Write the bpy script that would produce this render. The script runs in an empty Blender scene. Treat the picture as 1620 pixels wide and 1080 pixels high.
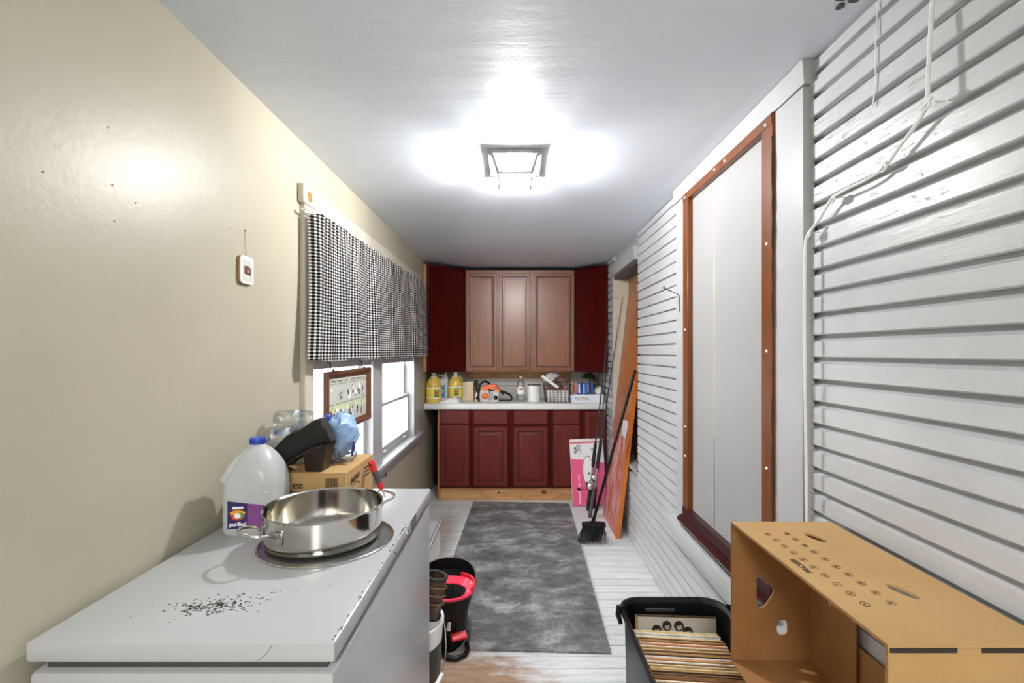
import bpy, bmesh, math, random
from mathutils import Vector, Matrix

random.seed(7)
S = bpy.context.scene
COL = S.collection
PI = math.pi

# ------------------------------------------------------------------ camera, sky, exposure
CAM_Z = 1.483
cam_d = bpy.data.cameras.new('camera')
cam = bpy.data.objects.new('camera', cam_d)
COL.objects.link(cam)
cam.location = (0, 0, CAM_Z)
cam.rotation_euler = (PI / 2, 0, 0)
cam_d.sensor_width = 36.0
cam_d.lens = 36.0 * 740 / 1620
cam_d.shift_x = -6 / 1620
cam_d.shift_y = 17 / 1620
cam_d.clip_start = 0.02
S.camera = cam
S.view_settings.view_transform = 'Standard'
S.view_settings.look = 'None'
S.view_settings.gamma = 1
S.view_settings.exposure = 0.75
S.view_settings.use_curve_mapping = False

SKY = 12.0
LAMP = 64.0     # watts of the bulb in the ceiling light
KITCHEN = 46.0
w = bpy.data.worlds.new('sky')
S.world = w
w.use_nodes = True
bg = w.node_tree.nodes['Background']
bg.inputs[0].default_value = (0.97, 0.985, 1.0, 1)
bg.inputs[1].default_value = SKY

# ceiling lamp of the kitchen that this room opens from, behind the camera
kl = bpy.data.lights.new('kitchen_lamp', 'AREA')
kl.shape = 'DISK'; kl.size = .7; kl.energy = KITCHEN; kl.color = (.98, .99, 1)
ko = bpy.data.objects.new('kitchen_lamp', kl); COL.objects.link(ko)
ko.location = (-.1, -1.3, 2.33)

# ------------------------------------------------------------------ materials
def C(r, g, b):
    f = lambda c: c / 12.92 if c <= 0.04045 else ((c + 0.055) / 1.055) ** 2.4
    return (f(r / 255), f(g / 255), f(b / 255), 1)

def sock(nt, v, inp):
    if isinstance(v, bpy.types.NodeSocket):
        nt.links.new(v, inp)
    else:
        inp.default_value = v

class NT:
    def __init__(s, name):
        s.m = bpy.data.materials.new(name)
        s.m.use_nodes = True
        s.t = s.m.node_tree
        s.t.nodes.clear()
        s.out = s.n('ShaderNodeOutputMaterial')
    def n(s, kind, **kw):
        nd = s.t.nodes.new(kind)
        for k, v in kw.items():
            setattr(nd, k, v)
        return nd
    def coord(s, kind='Object', scale=(1, 1, 1), loc=(0, 0, 0), rot=(0, 0, 0)):
        if kind == 'World':
            src = s.n('ShaderNodeNewGeometry').outputs['Position']
        else:
            src = s.n('ShaderNodeTexCoord').outputs[kind]
        mp = s.n('ShaderNodeMapping')
        mp.inputs['Scale'].default_value = scale
        mp.inputs['Location'].default_value = loc
        mp.inputs['Rotation'].default_value = rot
        s.t.links.new(src, mp.inputs['Vector'])
        return mp.outputs[0]
    def noise(s, vec, scale, detail=4, rough=.55, dist=0):
        nd = s.n('ShaderNodeTexNoise')
        nd.inputs['Scale'].default_value = scale
        nd.inputs['Detail'].default_value = detail
        nd.inputs['Roughness'].default_value = rough
        nd.inputs['Distortion'].default_value = dist
        s.t.links.new(vec, nd.inputs['Vector'])
        return nd.outputs['Fac']
    def ramp(s, fac, stops, interp='LINEAR'):
        nd = s.n('ShaderNodeValToRGB')
        cr = nd.color_ramp
        cr.interpolation = interp
        while len(cr.elements) < len(stops):
            cr.elements.new(0.5)
        for e, (p, c) in zip(cr.elements, stops):
            e.position = p
            e.color = c if len(c) == 4 else (*c, 1)
        s.t.links.new(fac, nd.inputs[0])
        return nd.outputs[0]
    def rampf(s, fac, a, b):
        nd = s.n('ShaderNodeMapRange')
        nd.inputs[1].default_value = a
        nd.inputs[2].default_value = b
        s.t.links.new(fac, nd.inputs[0])
        return nd.outputs[0]
    def math(s, op, a, b=0.0, c=0.0):
        nd = s.n('ShaderNodeMath', operation=op)
        sock(s.t, a, nd.inputs[0]); sock(s.t, b, nd.inputs[1]); sock(s.t, c, nd.inputs[2])
        return nd.outputs[0]
    def mix(s, fac, a, b, blend='MIX'):
        nd = s.n('ShaderNodeMix', data_type='RGBA', blend_type=blend)
        sock(s.t, fac, nd.inputs[0]); sock(s.t, a, nd.inputs[6]); sock(s.t, b, nd.inputs[7])
        return nd.outputs[2]
    def bump(s, h, strength=.3, dist=.01, normal=None):
        nd = s.n('ShaderNodeBump')
        nd.inputs['Strength'].default_value = strength
        nd.inputs['Distance'].default_value = dist
        s.t.links.new(h, nd.inputs['Height'])
        if normal is not None:
            s.t.links.new(normal, nd.inputs['Normal'])
        return nd.outputs[0]
    def bsdf(s, col, rough=.5, metal=0, spec=.5, normal=None, coat=0, coat_rough=.1, emit=None, estr=0, sheen=0):
        nd = s.n('ShaderNodeBsdfPrincipled')
        sock(s.t, col, nd.inputs['Base Color']); sock(s.t, rough, nd.inputs['Roughness'])
        sock(s.t, metal, nd.inputs['Metallic']); sock(s.t, spec, nd.inputs['Specular IOR Level'])
        nd.inputs['Coat Weight'].default_value = coat
        nd.inputs['Coat Roughness'].default_value = coat_rough
        nd.inputs['Sheen Weight'].default_value = sheen
        if emit is not None:
            nd.inputs['Emission Color'].default_value = emit
            nd.inputs['Emission Strength'].default_value = estr
        if normal is not None:
            s.t.links.new(normal, nd.inputs['Normal'])
        return nd.outputs[0]
    def done(s, shader):
        s.t.links.new(shader, s.out.inputs['Surface'])
        return s.m

def simple(name, col, rough=.5, metal=0, spec=.5, var=.12, vscale=14, bump=0, bscale=120, coat=0, bdist=.002, coord='Object'):
    """one colour with a faint noise variation and optional fine relief"""
    t = NT(name)
    v = t.coord(coord)
    n = t.noise(v, vscale)
    d = tuple(c * (1 - var) for c in col[:3]) + (1,)
    l = tuple(min(1, c * (1 + var * .6)) for c in col[:3]) + (1,)
    c = t.ramp(n, [(.3, d), (.7, l)])
    nm = t.bump(t.noise(v, bscale, 3), bump, bdist) if bump else None
    return t.done(t.bsdf(c, rough, metal, spec, nm, coat))

def wood(name, c1, c2, rough=.4, spec=.5, axis='z', scale=1.0, coat=0, bump=.05, coat_rough=.2):
    t = NT(name)
    sc = {'x': (1.2, 16, 16), 'y': (16, 1.2, 16), 'z': (16, 16, 1.2)}[axis]
    v = t.coord('Object', tuple(k * scale for k in sc))
    n = t.noise(v, 2.2, 6, .6, .6)
    v2 = t.coord('Object', (3, 3, 3))
    n2 = t.noise(v2, 2.0, 3)
    c = t.ramp(n, [(.3, c1), (.7, c2)])
    c = t.mix(t.math('MULTIPLY', n2, .35), c, tuple(x * .55 for x in c1[:3]) + (1,))
    nm = t.bump(n, bump, .002)
    return t.done(t.bsdf(c, rough, 0, spec, nm, coat, coat_rough))

def clear_mat(name, tint=(.96, .97, .98, 1), gloss=.12, rough=.05, bump=0):
    t = NT(name)
    tr = t.n('ShaderNodeBsdfTransparent'); tr.inputs[0].default_value = tint
    gl = t.n('ShaderNodeBsdfGlossy'); gl.inputs['Roughness'].default_value = rough
    lw = t.n('ShaderNodeFresnel'); lw.inputs['IOR'].default_value = 1.42
    if bump:
        nm = t.bump(t.noise(t.coord('Object'), 45, 3), bump, .01)
        t.t.links.new(nm, gl.inputs['Normal'])
        t.t.links.new(nm, lw.inputs['Normal'])
    fac = t.math('ADD', t.math('MULTIPLY', lw.outputs[0], 1.0), gloss)
    mx = t.n('ShaderNodeMixShader')
    t.t.links.new(t.math('MINIMUM', fac, .6), mx.inputs[0])
    t.t.links.new(tr.outputs[0], mx.inputs[1]); t.t.links.new(gl.outputs[0], mx.inputs[2])
    return t.done(mx.outputs[0])

def emit_mat(name, col, s):
    t = NT(name)
    e = t.n('ShaderNodeEmission'); e.inputs[0].default_value = col; e.inputs[1].default_value = s
    return t.done(e.outputs[0])

M = {}
# cream wall paint: semi-gloss with an orange-peel relief
def mk_wall():
    t = NT('cream_paint')
    v = t.coord('World')
    c = t.ramp(t.noise(v, 1.6, 5), [(.3, C(172, 166, 146)), (.7, C(182, 176, 157))])
    spots = t.rampf(t.noise(v, 5.5, 6, .75), .70, .78)
    c = t.mix(t.math('MULTIPLY', spots, .25), c, C(150, 138, 110))
    b = t.bump(t.noise(v, 55, 2), .12, .004)
    b = t.bump(t.noise(v, 9, 4), .10, .01, b)
    return t.done(t.bsdf(c, .38, 0, .30, b))
M['wall'] = mk_wall()
def mk_ceiling():
    t = NT('ceiling_paint')
    v = t.coord('World')
    c = t.ramp(t.noise(v, 1.3, 6, .6), [(.3, C(210, 216, 226)), (.7, C(222, 228, 237))])
    st = t.rampf(t.noise(t.coord('World', (.6, 3, 1)), 3.0, 5, .7), .60, .75)
    c = t.mix(t.math('MULTIPLY', st, .3), c, C(228, 230, 232))
    b = t.bump(t.noise(v, 70, 3), .10, .004)
    b = t.bump(t.noise(t.coord('World', (.5, 4, 1)), 3, 4), .15, .01, b)
    return t.done(t.bsdf(c, .42, 0, .45, b))
M['ceiling'] = mk_ceiling()
def mk_clap(name, peel):
    t = NT(name)
    v = t.coord('World')
    c = t.ramp(t.noise(v, 3, 5), [(.3, C(176, 177, 180)), (.7, C(190, 191, 194))])
    vs = t.coord('World', (1, 4, 22))
    n = t.noise(vs, 5, 6, .7)
    pl = t.rampf(n, .60 if peel else .74, .66 if peel else .78)
    big = t.rampf(t.noise(v, 1.7, 2), .40, .55)
    pl = t.math('MULTIPLY', pl, big)
    c = t.mix(t.math('MULTIPLY', pl, .35), c, C(222, 222, 222))
    dk = t.rampf(t.noise(vs, 9, 6, .75), .71, .76)
    c = t.mix(t.math('MULTIPLY', dk, .45), c, C(140, 138, 134))
    b = t.bump(pl, .5, .003)
    b = t.bump(t.noise(vs, 4, 5, .6), .22, .003, b)
    return t.done(t.bsdf(c, .33, 0, .45, b))
M['clap'] = mk_clap('white_gloss_paint_peeling', True)
M['trim'] = simple('white_trim_paint', C(174, 175, 178), .35, var=.04, vscale=4, bump=.12, bscale=40)
M['panel'] = simple('white_board_paint', C(156, 156, 157), .4, var=.04, vscale=3, bump=.06, bscale=70)
M['creamtrim'] = simple('cream_trim_paint', C(200, 194, 177), .3, var=.05, vscale=4, bump=.08, bscale=50)
M['plaster_edge'] = simple('yellowed_seam_filler', C(196, 186, 150), .7)
def mk_floor():
    t = NT('grey_painted_plank')
    v = t.coord('World')
    vs = t.coord('World', (2, 14, 1))
    c = t.ramp(t.noise(vs, 3, 6, .65), [(.3, C(192, 193, 195)), (.7, C(222, 223, 224))])
    ob = t.n('ShaderNodeObjectInfo').outputs['Random']
    c = t.mix(t.math('MULTIPLY', ob, .16), c, C(120, 119, 117))
    d = t.rampf(t.noise(v, 9, 6, .8), .66, .74)
    c = t.mix(t.math('MULTIPLY', d, .5), c, C(110, 106, 100))
    # paint worn through to the brown boards in front of the mat
    sp = t.n('ShaderNodeSeparateXYZ')
    t.t.links.new(t.n('ShaderNodeNewGeometry').outputs['Position'], sp.inputs[0])
    dx = t.math('DIVIDE', t.math('ADD', sp.outputs[0], .28), .40)
    dy = t.math('DIVIDE', t.math('ADD', sp.outputs[1], -1.98), .34)
    r = t.math('SQRT', t.math('ADD', t.math('MULTIPLY', dx, dx), t.math('MULTIPLY', dy, dy)))
    r = t.math('ADD', r, t.math('MULTIPLY', t.math('SUBTRACT', t.noise(t.coord('World', (3, 9, 1)), 2.4, 6, .7), .5), 1.9))
    worn = t.rampf(r, 1.25, .75)
    brown = t.ramp(t.noise(vs, 4, 6, .6), [(.3, C(122, 86, 56)), (.7, C(176, 134, 92))])
    c = t.mix(t.math('MULTIPLY', worn, .85), c, brown)
    dx2 = t.math('DIVIDE', t.math('ADD', sp.outputs[0], .62), .12)
    dy2 = t.math('DIVIDE', t.math('ADD', sp.outputs[1], -3.75), .55)
    r2 = t.math('SQRT', t.math('ADD', t.math('MULTIPLY', dx2, dx2), t.math('MULTIPLY', dy2, dy2)))
    r2 = t.math('ADD', r2, t.math('SUBTRACT', t.noise(v, 6, 6, .7), .5))
    c = t.mix(t.math('MULTIPLY', t.rampf(r2, 1.4, .6), .55), c, C(120, 96, 62))
    return t.done(t.bsdf(c, .5, 0, .4, t.bump(t.noise(vs, 6, 5), .2, .002)))
M['floor'] = mk_floor()
M['subfloor'] = simple('dark_joint', C(70, 66, 62), .9)
# cabinets
M['cherry'] = wood('cherry_stain', C(90, 26, 20), C(116, 36, 28), .42, .3, 'z', coat=.25, coat_rough=.35)
M['cherry_lit'] = wood('cherry_satin_lit', C(140, 82, 54), C(160, 100, 68), .5, .2, 'z', coat=1.0, coat_rough=.30)  # same cherry, with the lamp's sheen put into a lighter, browner base colour
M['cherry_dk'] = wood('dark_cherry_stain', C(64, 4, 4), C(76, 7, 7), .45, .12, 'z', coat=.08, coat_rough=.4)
M['groove'] = simple('dark_groove_line', C(70, 20, 14), .4)  # darker colour for the groove around each door's centre panel
M['oak_end'] = wood('bare_oak', C(168, 112, 62), C(196, 142, 88), .5, .4, 'z')
def mk_pine(name, knots, axis='x'):
    t = NT(name)
    sc = (1.5, 20, 20)
    v = t.coord('World', sc)
    c = t.ramp(t.noise(v, 2.0, 6, .6, .7), [(.3, C(176, 124, 78)), (.7, C(214, 166, 116))])
    sp = t.n('ShaderNodeSeparateXYZ')
    t.t.links.new(t.n('ShaderNodeNewGeometry').outputs['Position'], sp.inputs[0])
    for (kx, kz, kr) in knots:
        dx = t.math('MULTIPLY', t.math('SUBTRACT', sp.outputs[0], kx), .8)
        dz = t.math('SUBTRACT', sp.outputs[2], kz)
        r = t.math('SQRT', t.math('ADD', t.math('MULTIPLY', dx, dx), t.math('MULTIPLY', dz, dz)))
        c = t.mix(t.rampf(r, kr * 1.5, kr * .7), c, C(72, 40, 24))
    dark = t.rampf(t.noise(t.coord('World', (2, 1, 3)), 3, 4), .5, .7)
    c = t.mix(t.math('MULTIPLY', dark, .4), c, C(140, 84, 46))
    return t.done(t.bsdf(c, .5, 0, .4))
M['pine'] = mk_pine('knotty_pine', [(-.17, .075, .010), (.282, .082, .018), (.05, .03, .005), (-.5, .1, .006)])
M['cleat'] = mk_pine('pine_cleat', [(-.24, 1.235, .007), (-.10, 1.25, .007), (.12, 1.235, .006), (-.4, 1.24, .006)])
M['counter'] = simple('white_laminate', C(226, 227, 226), .22, var=.03, vscale=30)
M['splash'] = simple('off_white_boards', C(222, 220, 214), .4, var=.05, vscale=6, bump=.1)
M['darkhole'] = simple('dark_void', C(30, 24, 20), .9)
M['tanboard'] = wood('tan_hardboard', C(150, 104, 62), C(172, 124, 78), .5, .4, 'z')
M['frame_brown'] = wood('red_brown_varnish', C(100, 52, 19), C(126, 70, 27), .35, .4, 'z', coat=.2)
M['walnut'] = wood('walnut_frame', C(92, 56, 36), C(120, 78, 52), .35, .5, 'y', coat=.2)
M['stool_brown'] = wood('dark_red_varnish', C(46, 13, 14), C(62, 20, 20), .28, .35, 'y', coat=.25)
M['white_plastic'] = simple('white_plastic', C(240, 240, 240), .35, var=.03)
M['white_paper'] = simple('white_paper', C(236, 236, 234), .7, var=.04, bump=.1, bscale=40)
M['freezer'] = simple('white_enamel', C(174, 175, 178), .28, var=.025, vscale=5, bump=.03, bscale=160)
M['gasket'] = simple('dark_gasket', C(66, 64, 60), .8)
M['dirt'] = simple('black_dirt', C(62, 56, 48), .9)
M['steel'] = simple('polished_steel', C(205, 202, 196), .11, 1, .5, var=.05, vscale=6)
M['steel_brushed'] = simple('brushed_steel', C(190, 188, 184), .26, 1, .5, var=.08, vscale=9)
M['pewter'] = simple('pewter', C(165, 166, 170), .45, .4, var=.2, vscale=60)
M['black_plastic'] = simple('black_plastic', C(13, 13, 14), .42, spec=.3, var=.15, bump=.05, bscale=200)
M['black_matte'] = simple('black_rubber', C(24, 24, 24), .7)
M['grey_dark'] = simple('dark_grey', C(70, 70, 72), .5)
M['red_plastic'] = simple('red_plastic', C(206, 32, 44), .3, var=.06)
M['blue_cap'] = simple('blue_plastic', C(38, 72, 176), .4, var=.06)
M['ink'] = simple('black_ink', C(44, 36, 30), .8, var=.05)
M['ink_soft'] = simple('grey_ink', C(110, 110, 108), .8, var=.05)
M['green_ink'] = simple('green_ink', C(160, 186, 70), .8, var=.05)
M['white_ink'] = simple('white_ink', C(244, 244, 244), .6, var=.02)
M['cream_box'] = simple('cream_card', C(240, 224, 190), .7, var=.04)
M['brown_side'] = simple('brown_card_edge', C(160, 120, 70), .7)
def mk_card(name, c1, c2):
    t = NT(name)
    v = t.coord('World')
    c = t.ramp(t.noise(v, 4, 5, .6), [(.3, c1), (.7, c2)])
    f = t.noise(t.coord('World', (1, 1, 1)), 160, 3, .7)
    c = t.mix(t.math('MULTIPLY', t.rampf(f, .55, .7), .18), c, C(120, 84, 48))
    b = t.bump(t.noise(t.coord('World', (150, 6, 6)), 1, 2), .06, .001)
    return t.done(t.bsdf(c, .62, 0, .3, b))
M['card'] = mk_card('brown_cardboard', C(172, 136, 88), C(186, 150, 101))
M['card_in'] = mk_card('brown_cardboard_inside', C(142, 98, 56), C(158, 114, 70))
M['card_edge'] = simple('cardboard_cut_edge', C(140, 98, 58), .9, var=.3, vscale=200)
M['tape_dark'] = simple('dark_tape', C(46, 38, 30), .35)
M['glass'] = clear_mat('window_glass', (.98, .99, .99, 1), .0, .02)
M['clear'] = clear_mat('clear_plastic', (.90, .92, .93, 1), .13, .2, .6)
M['glass_lid'] = clear_mat('tinted_glass', (.90, .90, .89, 1), .04, .05)
def mk_gingham():
    t = NT('gingham_cloth')
    uv = t.n('ShaderNodeUVMap').outputs[0]
    sp = t.n('ShaderNodeSeparateXYZ'); t.t.links.new(uv, sp.inputs[0])
    P = .0140
    st = []
    for k in (0, 1):
        fr = t.math('FRACT', t.math('DIVIDE', sp.outputs[k], P))
        st.append(t.math('GREATER_THAN', fr, .43))
    s = t.math('MULTIPLY', t.math('ADD', st[0], st[1]), .5)
    c = t.ramp(s, [(0, C(238, 238, 238)), (.5, C(118, 114, 112)), (1, C(18, 16, 16))])
    d = t.n('ShaderNodeBsdfDiffuse'); t.t.links.new(c, d.inputs[0])
    tl = t.n('ShaderNodeBsdfTranslucent'); t.t.links.new(c, tl.inputs[0])
    mx = t.n('ShaderNodeMixShader'); mx.inputs[0].default_value = .25
    t.t.links.new(d.outputs[0], mx.inputs[1]); t.t.links.new(tl.outputs[0], mx.inputs[2])
    return t.done(mx.outputs[0])
M['gingham'] = mk_gingham()
def mk_mat():
    t = NT('dusty_rubber')
    v = t.coord('World')
    n = t.noise(t.coord('World', (1, 1.6, 1)), 3.6, 12, .78, .3)
    c = t.ramp(n, [(.34, C(62, 62, 63)), (.5, C(112, 112, 113)), (.66, C(184, 184, 184))])
    n2 = t.rampf(t.noise(t.coord('World', (2, 5, 1)), 5, 8, .75), .60, .74)
    c = t.mix(t.math('MULTIPLY', n2, .45), c, C(178, 178, 176))
    n3 = t.rampf(t.noise(v, 26, 4, .7), .72, .78)
    c = t.mix(t.math('MULTIPLY', n3, .6), c, C(196, 196, 194))
    n4 = t.rampf(t.noise(v, 60, 6, .8), .35, .7)
    c = t.mix(t.math('MULTIPLY', n4, .35), c, C(48, 48, 49))
    return t.done(t.bsdf(c, .62, 0, .4, t.bump(n, .2, .003)))
M['mat'] = mk_mat()
def mk_slab():
    t = NT('orange_door_veneer')
    vs = t.coord('World', (14, 14, 1.2))
    c = t.ramp(t.noise(vs, 2, 6, .6, .5), [(.3, C(146, 78, 32)), (.7, C(176, 104, 48))])
    sp = t.n('ShaderNodeSeparateXYZ')
    t.t.links.new(t.n('ShaderNodeNewGeometry').outputs['Position'], sp.inputs[0])
    low = t.rampf(sp.outputs[2], 1.0, .72)
    red = t.mix(low, c, C(168, 74, 40))
    sc = t.rampf(t.noise(t.coord('World', (5, 5, 1.6)), 3, 7, .7), .46, .60)
    c2 = t.mix(t.math('MULTIPLY', t.math('MULTIPLY', sc, low), .75), red, C(200, 172, 178))
    return t.done(t.bsdf(c2, .35, 0, .5))
M['slab'] = mk_slab()
M['slab_edge'] = wood('orange_pine_edge', C(196, 104, 36), C(216, 128, 52), .4, .4, 'z')

# ------------------------------------------------------------------ mesh helpers
class MB:
    """collects polygons and links them as ONE mesh object"""
    def __init__(s):
        s.v = []; s.f = []; s.mi = []; s.uv = None
    def add(s, vs, fs, mi=0, mat=None):
        o = len(s.v)
        if mat is not None:
            vs = [mat @ Vector(p) for p in vs]
        s.v += [tuple(p) for p in vs]
        s.f += [tuple(i + o for i in f) for f in fs]
        s.mi += [mi] * len(fs)
        return s
    def box(s, x0, x1, y0, y1, z0, z1, b=0, mi=0, mat=None, seg=1):
        bm = bmesh.new()
        bmesh.ops.create_cube(bm, size=1)
        for q in bm.verts:
            q.co = ((x0 + x1) / 2 + q.co.x * (x1 - x0), (y0 + y1) / 2 + q.co.y * (y1 - y0), (z0 + z1) / 2 + q.co.z * (z1 - z0))
        if b:
            bmesh.ops.bevel(bm, geom=bm.edges[:], offset=b, segments=seg, affect='EDGES', profile=.5)
        bm.verts.index_update()
        s.add([q.co.copy() for q in bm.verts], [[q.index for q in f.verts] for f in bm.faces], mi, mat)
        bm.free()
        return s
    def prism(s, poly, a0, a1, axis='y', mi=0, mat=None):
        """poly: 2-D points; axis y -> (x,z), z -> (x,y), x -> (y,z)"""
        n = len(poly)
        def P(p, a):
            return {'y': (p[0], a, p[1]), 'z': (p[0], p[1], a), 'x': (a, p[0], p[1])}[axis]
        vs = [P(p, a0) for p in poly] + [P(p, a1) for p in poly]
        fs = [(i, (i + 1) % n, n + (i + 1) % n, n + i) for i in range(n)]
        fs += [tuple(range(n)), tuple(range(2 * n - 1, n - 1, -1))]
        return s.add(vs, fs, mi, mat)
    def loft(s, rings, mi=0, cap=(True, True), mat=None, closed=True):
        n = len(rings[0]); vs = [p for r in rings for p in r]; fs = []
        for k in range(len(rings) - 1):
            for i in range(n if closed else n - 1):
                j = (i + 1) % n
                fs.append((k * n + i, k * n + j, (k + 1) * n + j, (k + 1) * n + i))
        if cap[0]: fs.append(tuple(range(n - 1, -1, -1)))
        if cap[1]: fs.append(tuple(range((len(rings) - 1) * n, len(rings) * n)))
        return s.add(vs, fs, mi, mat)
    def lathe(s, prof, c=(0, 0, 0), n=24, mi=0, cap=(True, True), mat=None, sx=1, sy=1):
        rings = [[(c[0] + sx * r * math.cos(2 * PI * i / n), c[1] + sy * r * math.sin(2 * PI * i / n), c[2] + z) for i in range(n)] for r, z in prof]
        return s.loft(rings, mi, cap, mat)
    def tube(s, pts, r, n=8, mi=0, closed=False, mat=None, cap=True):
        pts = [Vector(p) for p in pts]; m = len(pts); rings = []
        rr = r if isinstance(r, (list, tuple)) else [r] * m
        up = None
        for k, p in enumerate(pts):
            if closed:
                d = pts[(k + 1) % m] - pts[k - 1]
            else:
                d = pts[min(k + 1, m - 1)] - pts[max(k - 1, 0)]
            d.normalize()
            if up is None:
                up = Vector((0, 0, 1)) if abs(d.z) < .9 else Vector((1, 0, 0))
            u = (up - d * up.dot(d))
            if u.length < 1e-5:
                u = d.orthogonal()
            u.normalize(); up = u
            w_ = d.cross(u)
            rings.append([p + (u * math.cos(2 * PI * i / n) + w_ * math.sin(2 * PI * i / n)) * rr[k] for i in range(n)])
        if closed:
            rings.append(rings[0])
        return s.loft(rings, mi, (cap and not closed, cap and not closed), mat)
    def cyl(s, a, b, r, n=16, mi=0, r2=None):
        return s.tube([a, b], [r, r if r2 is None else r2], n, mi)
    def disc(s, c, r, axis='z', n=20, mi=0, t=.0006, ry=None):
        ry = ry or r
        poly = [(c[{'z': 0, 'y': 0, 'x': 1}[axis]] + r * math.cos(2 * PI * i / n), c[{'z': 1, 'y': 2, 'x': 2}[axis]] + ry * math.sin(2 * PI * i / n)) for i in range(n)]
        a = c[{'z': 2, 'y': 1, 'x': 0}[axis]]
        return s.prism(poly, a - t / 2, a + t / 2, axis, mi)
    def ring(s, c, r0, r1, axis='z', n=24, mi=0, t=.0006):
        def P(a, r, h):
            u, v = r * math.cos(a), r * math.sin(a)
            return {'z': (c[0] + u, c[1] + v, c[2] + h), 'y': (c[0] + u, c[1] + h, c[2] + v), 'x': (c[0] + h, c[1] + u, c[2] + v)}[axis]
        rings = [[P(2 * PI * i / n, r, h) for i in range(n)] for r, h in ((r0, -t / 2), (r1, -t / 2), (r1, t / 2), (r0, t / 2), (r0, -t / 2))]
        return s.loft(rings, mi, (False, False))
    def xf(s, mat):
        s.v = [tuple(mat @ Vector(p)) for p in s.v]
        return s
    def merge(s, other, mi=0, mat=None):
        return s.add(other.v, other.f, mi, mat)

WL = {}
def finish(me, angle=38):
    bm = bmesh.new(); bm.from_mesh(me)
    bmesh.ops.recalc_face_normals(bm, faces=bm.faces)
    a = math.radians(angle)
    for f in bm.faces: f.smooth = True
    for e in bm.edges:
        if len(e.link_faces) == 2:
            if e.calc_face_angle(0) > a: e.smooth = False
        else:
            e.smooth = True
    bm.to_mesh(me); bm.free()

def mesh_of(name, mb, mats, off=None, recalc=True):
    me = bpy.data.meshes.new(name)
    o = off or Vector((0, 0, 0))
    me.from_pydata([tuple(Vector(p) - o) for p in mb.v], [], mb.f)
    for m in (mats if isinstance(mats, (list, tuple)) else [mats]):
        me.materials.append(M[m] if isinstance(m, str) else m)
    me.polygons.foreach_set('material_index', mb.mi)
    if mb.uv:
        ul = me.uv_layers.new(name='UVMap')
        for lp in me.loops:
            ul.data[lp.index].uv = mb.uv[lp.vertex_index]
    if recalc: finish(me)
    me.update()
    return me

def link(name, me, parent=None, loc=(0, 0, 0), rot=(0, 0, 0)):
    o = bpy.data.objects.new(name, me)
    COL.objects.link(o)
    o.location = loc; o.rotation_euler = rot
    if parent is not None: o.parent = parent
    WL[o.name] = (WL[parent.name] if parent is not None else Vector((0, 0, 0))) + Vector(loc)
    return o

def thing(name, label, cat, loc=(0, 0, 0), rz=0, group=None):
    o = link(name, None, None, loc, (0, 0, rz))
    o.empty_display_size = .05
    return tag(o, label, cat, group)
def tag(o, label, cat, group=None):
    o['label'] = label; o['category'] = cat
    if group: o['group'] = group
    return o
def part(name, mb, mats, parent, local=False, label=None, recalc=True):
    """a part given in world coordinates (or in its parent's own with local=True)"""
    off = None if local else WL[parent.name]
    o = link(name, mesh_of(name, mb, mats, off, recalc), parent)
    if label: o['label'] = label
    return o
def single(name, mb, mats, label, cat, base=(0, 0, 0), group=None):
    o = link(name, mesh_of(name, mb, mats, Vector(base)), None, base)
    return tag(o, label, cat, group)
def struct(name, mb, mats, parent=None):
    o = link(name, mesh_of(name, mb, mats, WL[parent.name] if parent else None), parent)
    if parent is None: o['kind'] = 'structure'
    return o
def copy_tree(o, parent=None):
    c = o.copy(); COL.objects.link(c)
    if parent is not None: c.parent = parent
    WL[c.name] = WL[o.name].copy()
    for ch in list(o.children): copy_tree(ch, c)
    return c

_txt = {}
def text_mb(body, size=1.0, spacing=1.0, thick=.0004, bold=0):
    """lettering in the xy plane, centred, as a thin mesh"""
    cu = bpy.data.curves.new('lettering', 'FONT')
    cu.body = body; cu.size = size; cu.align_x = 'CENTER'; cu.align_y = 'CENTER'
    cu.space_character = spacing; cu.extrude = thick; cu.resolution_u = 3; cu.offset = bold
    ob = bpy.data.objects.new('lettering', cu)
    COL.objects.link(ob)
    bpy.context.view_layer.update()
    dg = bpy.context.evaluated_depsgraph_get()
    me = bpy.data.meshes.new_from_object(ob.evaluated_get(dg))
    mb = MB(); mb.add([v.co.copy() for v in me.vertices], [list(p.vertices) for p in me.polygons])
    bpy.data.objects.remove(ob); bpy.data.meshes.remove(me); bpy.data.curves.remove(cu)
    return mb
def frame_mat(o, xd, yd):
    """matrix with local x along xd and local y along yd, origin o"""
    x = Vector(xd).normalized(); y = Vector(yd).normalized(); z = x.cross(y)
    m = Matrix((x, y, z)).transposed().to_4x4(); m.translation = Vector(o)
    return m

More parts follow.
